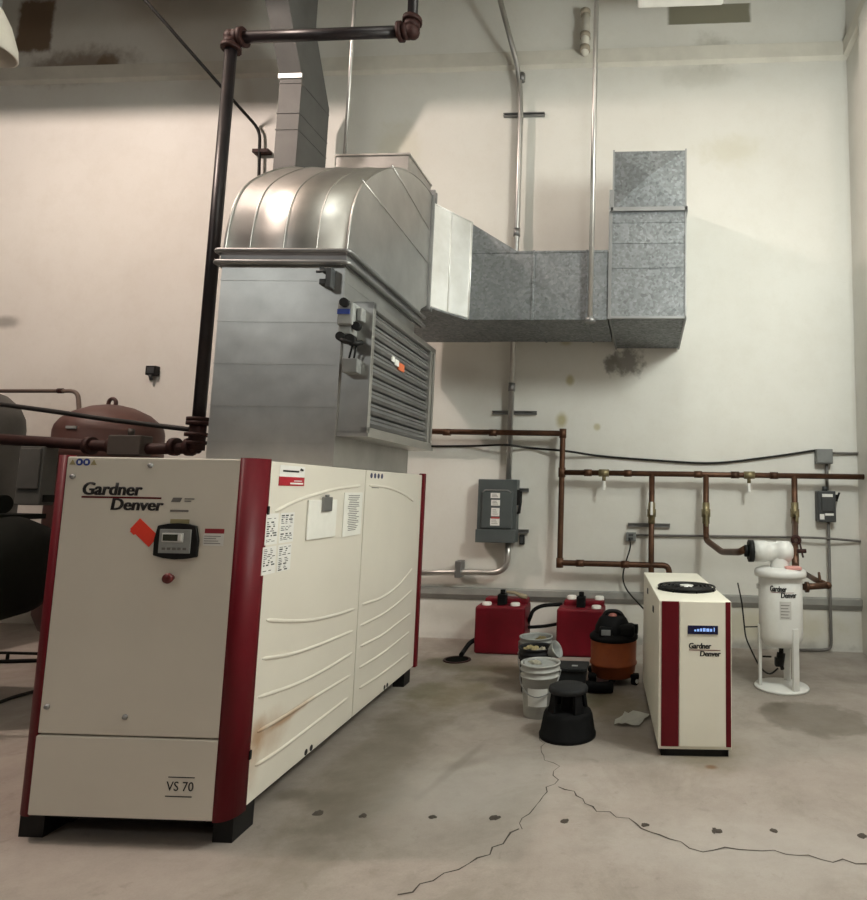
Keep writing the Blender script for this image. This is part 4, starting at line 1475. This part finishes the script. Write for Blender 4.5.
e0, e1, e2 = Vector((1.470, 6.120, 0.908)), Vector((1.720, 6.200, 0.917)), Vector((1.694, 7.000, 0.933))
m.tube([e0, e1], 0.030, 10).tube([e1, (1.704, 6.600, 0.919), e2], 0.028, 10)
m.ball(e1, 0.036, (1, 1, 1), 10).cyl(e0 + Vector((0.02, 0, 0)), e0 + Vector((0.05, 0, 0)), 0.05, seg=14).cyl((1.718, 6.500, 0.995), (1.700, 6.400, 0.931), 0.014, seg=8)
m.build('outlet_pipe', COPPER, fv, True)

# ------------------------------------------------------------------ floor items
def jerrycan(label, x0, x1, y0, y1, h, caps, extra):
    o = thing('jerrycan', label, 'container', ((x0 + x1) / 2, (y0 + y1) / 2, 0))
    w, d = (x1 - x0) / 2, (y1 - y0) / 2
    mb = MB()
    mb.box((-w, -d, 0.0), (w, d, h), 0.032, seg=4)
    mb.box((-w * 0.8, d * 0.1, h - 0.02), (w * 0.96, d * 0.95, h + 0.055), 0.02, seg=3)
    for f in mb.bm.faces:
        f.smooth = False
    bd = mb.build('body', REDPL, o)
    for (cx_, cy_, dz) in caps:
        mb = MB()
        mb.lathe([(0.0, 0.042), (0.045, 0.042), (0.052, 0.034), (0.052, 0.0)], (cx_, cy_, h + dz), 18)
        mb.build('cap', WPLASTIC, o)
    mb = MB()
    mb.box((-0.05, -d * 0.6, h - 0.01), (0.045, -d * 0.05, h + 0.115), 0.012).cyl((0, -d * 0.3, h + 0.10), (0.0, -d * 0.3, h + 0.16), 0.028, seg=12)
    mb.build('pump_fitting', BLACKM, o)
    if extra:
        mb = MB()
        mb.tube([(0.03, -0.02, h + 0.13), (0.12, 0.02, h + 0.115), (0.20, 0.05, h + 0.075), (0.25, 0.04, h + 0.07)], [0.014, 0.016, 0.03, 0.022], 8)
        mb.build('spout_rag', plain('tan_rag', (0.33, 0.27, 0.18), 0.9), o)
    return o


jy = 6.93
lx0, lx1 = (-1.834, 6.970, 0.131)[0], (-1.285, 6.970, 0.149)[0]
rx0, rx1 = (-0.942, 6.970, 0.161)[0], (-0.435, 6.970, 0.177)[0]
hj = (-1.572, 6.970, 0.505)[2]
jerrycan('red plastic container with two white caps left of the black hose', lx0, lx1, jy - 0.02, jy + 0.36, hj, [(-0.165, -0.10, -0.012), (0.15, -0.10, -0.012)], True)
hk = (-0.695, 6.970, 0.504)[2]
jerrycan('red plastic container with three white caps behind the orange vacuum', rx0, rx1, jy - 0.02, jy + 0.36, hk, [(-0.125, 0.12, 0.05), (0.185, 0.12, 0.05), (0.17, -0.11, -0.012)], False)
cable('suction_hose', 'black hose looping between the two red containers', [(lx1 - 0.02, 7.2, (-1.258, 7.100, 0.271)[2]), (-1.257, 7.080, 0.361), (-1.215, 7.080, 0.448), (-1.108, 7.100, 0.496), (rx0 + 0.03, 7.15, (-0.975, 7.100, 0.506)[2])], 0.022, BLACKM, 'hose')
cable('suction_hose', 'short black hose low between the two red containers', [(lx1 - 0.02, 7.12, (-1.257, 7.100, 0.250)[2]), (-1.091, 7.100, 0.276), (rx0 + 0.02, 7.12, (-0.959, 7.100, 0.307)[2])], 0.018, BLACKM, 'hose')
cable('drain_hose', 'dark hose from the left red container to the floor drain', [(lx0 + 0.03, 7.02, (-1.824, 6.970, 0.142)[2]), (-1.883, 6.950, 0.103), (-1.918, 6.850, 0.042), ((-1.915, 6.700, 0.017)[0], 6.74, 0.03)], 0.026, BLACKM, 'hose')

# floor drain
fdx, fdy = (-1.930, 6.645)
fd = thing('floor_drain', 'round dark floor drain grate left of the red containers', 'drain', (fdx, fdy, 0))
m = MB()
m.lathe([(0.118, 0.0), (0.145, 0.002), (0.14, 0.01), (0.118, 0.01), (0.118, 0.0)], (0, 0, 0), 32)
m.build('rim', RUSTY, fd)
m = MB()
m.cyl((0, 0, 0.0005), (0, 0, 0.003), 0.12, seg=28)
for k in range(-4, 5):
    w = math.sqrt(max(0.0, 0.118 ** 2 - (k * 0.026) ** 2))
    m.box((-w, k * 0.026 - 0.006, 0.003), (w, k * 0.026 + 0.006, 0.009))
m.build('grate', DKMACH, fd)


def bucket(label, x, y, rt, h, body_m, in_m, label_patch=False, lid=False):
    o = thing('bucket', label, 'bucket', (x, y, 0))
    rb = rt * 0.82
    mb = MB()
    mb.lathe([(0, 0.0), (rb * 0.95, 0.0), (rb, 0.01), (rt * 0.965, h * 0.74), (rt * 1.03, h * 0.75), (rt * 1.03, h * 0.775), (rt * 0.975, h * 0.78), (rt * 0.98, h * 0.86), (rt * 1.035, h * 0.865), (rt * 1.035, h * 0.89), (rt * 0.985, h * 0.895),
              (rt, h * 0.97), (rt * 1.05, h * 0.975), (rt * 1.05, h), (rt * 0.95, h), (rt * 0.94, h * 0.96), (rb * 0.92, h * 0.5), (0, h * 0.5)], (0, 0, 0), 36)
    mb.build('body', body_m, o)
    mb = MB()
    mb.tube([(rt * 1.06 * math.cos(R(a)), rt * 1.06 * math.sin(R(a)) * 0.98, h * 0.84 - 0.16 * math.sin(R(a + 180))) for a in range(180, 361, 12)], 0.0045, 6)
    for s in (-1, 1):
        mb.ball((s * rt * 1.04, 0, h * 0.84), 0.016, (0.7, 1, 1), 10)
    mb.build('handle', GALVD, o)
    if label_patch:
        mb = MB()
        rows = []
        for z in (h * 0.24, h * 0.58):
            r_ = rb + (rt * 0.965 - rb) * z / (h * 0.74) + 0.002
            rows.append([(r_ * math.cos(R(a)), r_ * math.sin(R(a)), z) for a in range(-122, -50, 6)])
        mb.strip(rows)
        plabel(mb.build('label_sheet', WHITE, o), 'white paper label')
    return o


def rag_heap(label, x, y, z, sx, mat, seed):
    rnd = random.Random(seed)
    mb = MB()
    rows = []
    n = 9
    for i in range(n):
        row = []
        for j in range(n):
            u, v = (i / (n - 1) - 0.5) * 2, (j / (n - 1) - 0.5) * 2
            rr = max(0.0, 1 - (u * u + v * v) * 0.55)
            row.append((x + u * sx + rnd.uniform(-0.008, 0.008), y + v * sx * 0.7 + rnd.uniform(-0.008, 0.008), z + rr * 0.045 + rnd.uniform(-0.014, 0.014)))
        rows.append(row)
    mb.strip(rows)
    bmesh.ops.solidify(mb.bm, geom=mb.bm.faces[:], thickness=0.006)
    return tag(mb.build('rag', mat), label, 'rag')


b1 = ((-0.821, 5.160, 0.391)[0], 5.16)
HB = 0.375
bucket('grey white bucket with paper label nearest the black step stool', b1[0], b1[1], 0.152, 0.40, PAILW, GREYPL, True)
b2 = ((-0.953, 5.750, 0.303)[0], 5.72)
bucket('dark bucket full of pale rags in the middle of three buckets', b2[0], b2[1], 0.148, 0.385, DKGREYPL, BLACK)
b3 = ((-1.023, 6.150, 0.332)[0], 6.12)
bucket('grey bucket at the back of three, nearest the red containers', b3[0], b3[1], 0.152, 0.385, GREYPL, GREYPL)
rag_heap('crumpled yellow white rag in the middle dark bucket', b2[0] - 0.04, b2[1] - 0.01, 0.345, 0.07, RAG, 3)
rag_heap('small white rag beside the yellow one in the middle bucket', b2[0] + 0.06, b2[1] - 0.06, 0.345, 0.045, RAGW, 5)
rag_heap('brownish rag in the rearmost grey bucket', b3[0] + 0.05, b3[1], 0.335, 0.055, plain('brown_rag', (0.30, 0.24, 0.12), 0.9), 8)
rag_heap('white rag lying in the labelled front bucket', b1[0] - 0.05, b1[1] + 0.02, 0.360, 0.055, RAGW, 11)
# grey lid lying askew on the front bucket
m = MB()
m.lathe([(0, 0.004), (0.125, 0.004), (0.14, 0.012), (0.14, -0.008), (0.13, -0.01), (0, -0.004)], (b1[0] + 0.0, b1[1] + 0.02, 0.375), 32, (0.10, -0.05, 1))
for v in m.bm.verts:
    pass
tag(m.build('loose_lid', GREYPL), 'dirty grey lid sunk in the rim of the labelled front bucket', 'lid')
# funnel leaning in the middle bucket
m = MB()
fa = Vector((b2[0] + 0.105, b2[1] - 0.06, 0.335))
m.lathe([(0.012, -0.05), (0.014, 0.0), (0.068, 0.09), (0.080, 0.115), (0.076, 0.118), (0.064, 0.092), (0.008, 0.0)], fa, 24, (0.80, -0.25, 0.45))
tag(m.build('funnel', GREYPL), 'grey plastic funnel leaning out of the dark middle bucket', 'funnel')

# black step stool
sx, sy = (-0.547, 4.765, -0.002)[0], 4.765
st = thing('step_stool', 'black round kick step stool standing in front of the buckets', 'step stool', (sx, sy, 0))
m = MB()
zl_ = 0.180
m.lathe([(0.16, 0.0), (0.205, 0.0), (0.207, 0.02), (0.200, 0.028), (0.178, zl_ - 0.03), (0.168, zl_ - 0.008), (0.155, zl_), (0.0, zl_)], (0, 0, 0), 40)
m.build('lower_step', BLACKM, st)
ht = (-0.551, 4.765, 0.347)[2]
m = MB()
m.lathe([(0, ht), (0.122, ht), (0.139, ht - 0.008), (0.144, ht - 0.022), (0.142, ht - 0.04), (0.13, ht - 0.045), (0, ht - 0.045)], (0, 0, 0), 40)
plabel(m.build('upper_step', DKGREYPL, st), 'dark grey round top tread')
for k in range(4):
    an = R(40 + 90 * k)
    d = Vector((math.cos(an), math.sin(an), 0))
    rot = Matrix.Rotation(an, 3, 'Z')
    mb = MB()
    lo_, hi_ = d * 0.138, d * 0.118
    q4 = Vector((-d.y, d.x, 0))
    for e0_, e1_ in (((lo_, hi_),) * 1):
        A = [e0_ + q4 * 0.038 - d * 0.012, e0_ - q4 * 0.038 - d * 0.012, e0_ - q4 * 0.038 + d * 0.012, e0_ + q4 * 0.038 + d * 0.012]
        Bq = [e1_ + q4 * 0.028 - d * 0.012, e1_ - q4 * 0.028 - d * 0.012, e1_ - q4 * 0.028 + d * 0.012, e1_ + q4 * 0.028 + d * 0.012]
        mb.strip([[p + Vector((0, 0, zl_ - 0.004)) for p in A], [p + Vector((0, 0, ht - 0.04)) for p in Bq]], False, False, True)
    mb.build('upright', BLACKM, st)
m = MB()
m.lathe([(0.055, zl_ - 0.004), (0.045, ht - 0.04)], (0, 0, 0), 20)
m.build('centre_column', BLACKM, st)

# dark tub behind the stool
tx = (-0.616, 5.550, 0.076)[0]
tb = thing('plastic_tub', 'dark grey plastic tub between step stool and orange vacuum', 'tub', (tx, 5.62, 0))
m = MB()
m.prism([(-0.10, 0.0), (0.10, 0.0), (0.125, 0.25), (-0.125, 0.25)], 'y', -0.10, 0.12, 0.012)
m.build('body', DKGREYPL, tb)
m = MB()
m.box((-0.135, -0.115, 0.235), (0.135, 0.135, 0.265), 0.008)
m.build('lid', DKGREYPL, tb)
m = MB()
m.box((0.0, -0.05, 0.264), (0.05, -0.01, 0.268))
m.build('label_sheet', GREYPL, tb)

# orange shop vacuum
vx, vy = (-0.286, 6.100, 0.015)[0], 6.12
sv = thing('shop_vacuum', 'orange wet and dry vacuum with black motor head beside the dryer', 'vacuum cleaner', (vx, vy, 0))
vh = (-0.284, 5.950, 0.401)[2]
m = MB()
m.lathe([(0, 0.06), (0.185, 0.06), (0.20, 0.075), (0.21, 0.16), (0.222, 0.17), (0.222, 0.185), (0.213, 0.195), (0.216, vh - 0.02), (0.216, vh), (0, vh)], (0, 0, 0), 40)
m.build('drum', ORANGE, sv)
m = MB()
m.lathe([(0.218, vh - 0.015), (0.228, vh - 0.005), (0.228, vh + 0.02), (0.20, vh + 0.045), (0, vh + 0.05)], (0, 0, 0), 36)
m.build('lid', BLACKM, sv)
m = MB()
m.lathe([(0.17, vh + 0.04), (0.165, vh + 0.10), (0.13, vh + 0.17), (0.10, vh + 0.20), (0, vh + 0.21)], (-0.01, 0, 0), 28)
m.box((-0.13, -0.19, vh + 0.03), (0.0, -0.05, vh + 0.12), 0.02).box((0.05, -0.18, vh + 0.03), (0.20, 0.0, vh + 0.14), 0.03)
m.cyl((0.15, -0.05, vh + 0.09), (0.225, -0.06, vh + 0.09), 0.045, seg=14)
m.build('motor_head', BLACKM, sv)
m = MB()
m.tube([(-0.12, 0, vh + 0.15), (-0.07, 0, vh + 0.235), (0.05, 0, vh + 0.235), (0.10, 0, vh + 0.16)], 0.02, 8, 0.04)
m.build('carry_handle', BLACK, sv)
m = MB()
m.ball((-0.01, -0.05, vh + 0.20), 0.035, (1.2, 1, 0.8), 12)
m.build('switch', plain('dusty_red_switch', (0.30, 0.10, 0.08), 0.5), sv)
m = MB()
m.box((-0.105, -0.195, vh + 0.05), (-0.02, -0.186, vh + 0.10), 0.004)
m.build('label_sheet', GREYBOX2, sv)
for an in (-25, 75, 155, 215):
    d = Vector((math.cos(R(an)), math.sin(R(an)), 0))
    mb = MB()
    c = d * 0.225
    mb.box(c + Vector((-0.04, -0.04, 0.06)), c + Vector((0.04, 0.04, 0.10)), 0.012).cyl(c + Vector((-0.016, 0.012, 0.036)), c + Vector((0.016, -0.012, 0.036)), 0.036, seg=16)
    mb.build('caster', BLACKM, sv)
m = MB()
m.cyl((0.225 * math.cos(R(-25)) + 0.018, 0.225 * math.sin(R(-25)) - 0.02, 0.04), (0.225 * math.cos(R(-25)) + 0.024, 0.225 * math.sin(R(-25)) - 0.025, 0.04), 0.02, seg=12)
m.build('wheel_cap', HUBW, sv)
m = MB()
m.box((-0.20, -0.03, 0.045), (0.20, 0.03, 0.065)).box((-0.03, -0.20, 0.045), (0.03, 0.20, 0.065))
m.build('dolly', BLACK, sv)
# suction hose end lying by the vacuum
vhx = Vector((vx - 0.16, vy - 0.36, 0.05))
cable('vacuum_hose', 'thick black vacuum hose curled on the floor left of the orange drum',
      [vhx + Vector((0.17, 0.01, 0)), vhx + Vector((0.05, -0.02, 0)), vhx + Vector((-0.08, 0.02, 0)), vhx + Vector((-0.17, 0.12, 0)), vhx + Vector((-0.2, 0.28, 0)), vhx + Vector((-0.14, 0.42, 0.02))], 0.048, BLACKM, 'hose')

# crumpled paper on the floor
m = MB()
rnd = random.Random(2)
px, py = (-0.087, 5.099)
rows = []
for i in range(7):
    rows.append([(px + (i / 6 - 0.5) * 0.20 + rnd.uniform(-0.008, 0.008) + 0.02 * (j - 2), py + (j / 4 - 0.5) * 0.26 + rnd.uniform(-0.01, 0.01), 0.012 + rnd.uniform(0, 0.022)) for j in range(5)])
m.strip(rows, False)
bmesh.ops.solidify(m.bm, geom=m.bm.faces[:], thickness=0.003)
tag(m.build('paper_scrap', PAPER), 'crumpled white paper scrap on the floor left of the dryer', 'paper')

# ------------------------------------------------------------------ tanks and machinery at the left
rt = thing('receiver_tank', 'oxide red domed air receiver tank behind the compressor', 'tank', (-5.40, 6.0, 0))
m = MB()
r0 = 0.455
m.lathe([(0, 0.25), (0.25, 0.28), (0.40, 0.38), (r0, 0.52), (r0, 2.02), (r0 * 1.008, 2.03), (r0 * 1.008, 2.06), (r0, 2.07), (r0, 2.26), (r0 * 0.975, 2.315), (r0 * 0.89, 2.38), (r0 * 0.70, 2.455), (r0 * 0.4, 2.52), (r0 * 0.15, 2.545), (0, 2.55)], (0, 0, 0), 48)
m.build('shell', TANKRED, rt)
m = MB()
m.torus((0, -0.02, 2.56), 0.05, 0.018, (0.2, 1, 0), 16, 8)
m.build('lifting_eye', TANKRED, rt)
m = MB()
m.box((-0.04, -0.465, 2.26), (0.06, -0.42, 2.285), 0.002)
m.build('data_plate', GREYPL, rt)
for k in range(3):
    an = R(60 + 120 * k)
    m = MB()
    m.box((0.36 * math.cos(an) - 0.04, 0.36 * math.sin(an) - 0.04, 0), (0.36 * math.cos(an) + 0.04, 0.36 * math.sin(an) + 0.04, 0.42))
    m.build('leg', TANKRED, rt)
gt = thing('grey_tank', 'grey domed tank cut by the left edge beside the red tank', 'tank', (-7.27, 6.15, 0))
m = MB()
m.lathe([(0, 0.2), (0.45, 0.25), (0.55, 0.42), (0.55, 2.32), (0.535, 2.44), (0.48, 2.57), (0.37, 2.68), (0.22, 2.74), (0, 2.76)], (0, 0, 0), 44)
m.build('shell', TANKGREY, gt)
for k in range(3):
    an = R(40 + 120 * k)
    m = MB()
    m.box((0.36 * math.cos(an) - 0.04, 0.36 * math.sin(an) - 0.04, 0), (0.36 * math.cos(an) + 0.04, 0.36 * math.sin(an) + 0.04, 0.42))
    m.build('leg', TANKGREY, gt)
cbx = thing('control_cabinet', 'dim grey control cabinet between the tanks at the left edge', 'cabinet', (-6.0, 5.6, 1.5))
a, b = (-5.475, 5.150, 1.553), (-5.241, 5.150, 2.068)
m = MB()
m.box((a[0], 5.16, a[2]), (b[0], 5.30, b[2]), 0.01)
m.build('box', TANKGREY, cbx, True)
m = MB()
m.box((a[0] + 0.02, 5.145, a[2] + 0.14), (b[0] - 0.02, 5.162, b[2] - 0.02), 0.006)
m.build('door', TANKGREY, cbx, True)
m = MB()
m.box((b[0] + 0.20, 5.18, 0), (b[0] + 0.26, 5.26, a[2] + 0.10)).box((b[0] - 0.10, 5.19, a[2] + 0.03), (b[0] + 0.23, 5.25, a[2] + 0.09))
m.build('stand', DKMACH, cbx, True)
ht_ = thing('horizontal_receiver', 'dark horizontal receiver tank on saddles at the left edge', 'tank', (-5.75, 4.15, 0))
m = MB()
m.lathe([(0, -1.2), (0.22, -1.17), (0.34, -1.06), (0.39, -0.9), (0.39, 0.9), (0.34, 1.06), (0.22, 1.17), (0, 1.2)], (0, 0.42, 1.10), 40, (1, 0, 0))
m.build('shell', DKMACH, ht_)
for x in (-0.9, -0.1):
    m = MB()
    m.prism([(0.1, 0.0), (0.74, 0.0), (0.66, 0.80), (0.18, 0.80)], 'x', x - 0.04, x + 0.04)
    m.build('saddle', DKMACH, ht_)
m = MB()
m.box((-0.9, 0.1, 1.46), (0.9, 0.7, 1.50)).box((-0.6, 0.2, 1.50), (0.55, 0.6, 1.66), 0.03).cyl((0.5, 0.4, 1.58), (0.85, 0.4, 1.58), 0.07, seg=20)
m.build('pump_unit', DKMACH, ht_)
m = MB()
for ra, rb in (((-1.0, -0.04, 1.15), (1.15, -0.04, 1.13)), ((-1.0, -0.04, 1.02), (1.15, -0.04, 1.10)), ((-1.0, -0.04, 0.74), (1.15, -0.04, 0.83))):
    m = MB()
    m.tube([ra, rb], 0.016, 8)
    m.build('guard_rail', TANKGREY, ht_)
m.bm = bmesh.new()
m.bm.free()
cable('power_cable', 'thin dark cable sloping across the tanks to the dark pipe', [(-6.023, 5.350, 2.470), (-5.394, 5.320, 2.397), (-4.821, 5.280, 2.324), (-4.232, 5.200, 2.259), (-3.909, 5.200, 2.227)], 0.022, CABLE)
lp = thing('bent_pipe', 'thin brown pipe bent down above the red tank', 'pipe', (-7.299, 7.300, 2.891))
m = MB()
m.tube([(-7.835, 7.000, 2.839), (-6.770, 7.000, 2.846), (-6.718, 7.000, 2.557), (-6.677, 7.000, 2.141)], 0.024, 10, 0.10)
m.build('pipe', plain('brown_pipe', (0.14, 0.10, 0.08), 0.5), lp, True)
m = MB()
q = Vector((-6.770, 7.000, 2.846))
m.cyl(q + Vector((-0.25, 0, 0)), q + Vector((-0.19, 0, 0)), 0.032, seg=10)
m.build('coupling', RUSTY, lp, True)
cable('floor_hose', 'thin dark hose on the floor at the left edge', [(-5.087, 4.782, 0.015), (-5.089, 4.877, 0.015), (-5.101, 4.999, 0.015), (-5.067, 5.188, 0.015), (-5.004, 5.307, 0.015)], 0.014, CABLE, 'hose')
fr = thing('floor_frame', 'thin dark rail frame on the floor by the left tanks', 'frame', (-6.392, 6.225, 0.000))
a = Vector((-6.234, 5.977, 0.000))
m = MB()
m.tube([a + Vector((-0.6, 0, 0.08)), a + Vector((0.6, 0.05, 0.08))], 0.014, 8)
m.build('rail', DKMACH, fr, True)
m = MB()
m.tube([a + Vector((-0.6, -0.22, 0.02)), a + Vector((0.6, 0.1, 0.02))], 0.018, 8)
m.build('rail', DKMACH, fr, True)
m = MB()
m.tube([a + Vector((0, 0.02, 0.0)), a + Vector((0, 0.02, 0.09))], 0.014, 8).tube([a + Vector((0.5, 0.04, 0.0)), a + Vector((0.5, 0.04, 0.09))], 0.014, 8)
m.build('post', DKMACH, fr, True)

# hanging lamp cut by the top left corner
hl = thing('high_bay_lamp', 'pale bell shaped hanging lamp at the top left corner', 'lamp', (-4.854, 4.000, 5.070))
c = Vector((-4.891, 4.000, 4.991))
m = MB()
m.lathe([(0.04, 0.30), (0.07, 0.27), (0.13, 0.15), (0.178, -0.01), (0.186, -0.09), (0.175, -0.095), (0.17, -0.01), (0.12, 0.13)], c, 36, (0.0, 0, 1))
m.build('reflector', LEDGEM, hl, True)
m = MB()
m.cyl(c + Vector((0, 0, 0.27)), c + Vector((0, 0, 0.45)), 0.06, seg=18).tube([c + Vector((0, 0, 0.45)), Vector((c.x, c.y, 8.58))], 0.012, 8)
m.build('housing', GREYBOX2, hl, True)

sl = thing('strip_light', 'white strip light housing cut by the top edge above the dark wall patch', 'lamp', (0.334, 6.600, 7.287))
a, b = Vector((-0.151, 6.600, 7.258)), Vector((0.824, 6.600, 7.219))
m = MB()
m.box((a.x, 6.52, a.z), (b.x, 6.68, a.z + 0.10), 0.03, seg=3)
m.build('diffuser', WPLASTIC, sl, True)
m = MB()
m.box((a.x + 0.02, 6.54, a.z + 0.10), (b.x - 0.02, 6.66, a.z + 0.14), 0.005)
m.build('housing', GREYBOX2, sl, True)
m = MB()
m.tube([((a.x + b.x) / 2, 6.6, a.z + 0.13), ((a.x + b.x) / 2, 6.6, 8.58)], 0.008, 6)
m.build('suspension_rod', STEEL, sl, True)
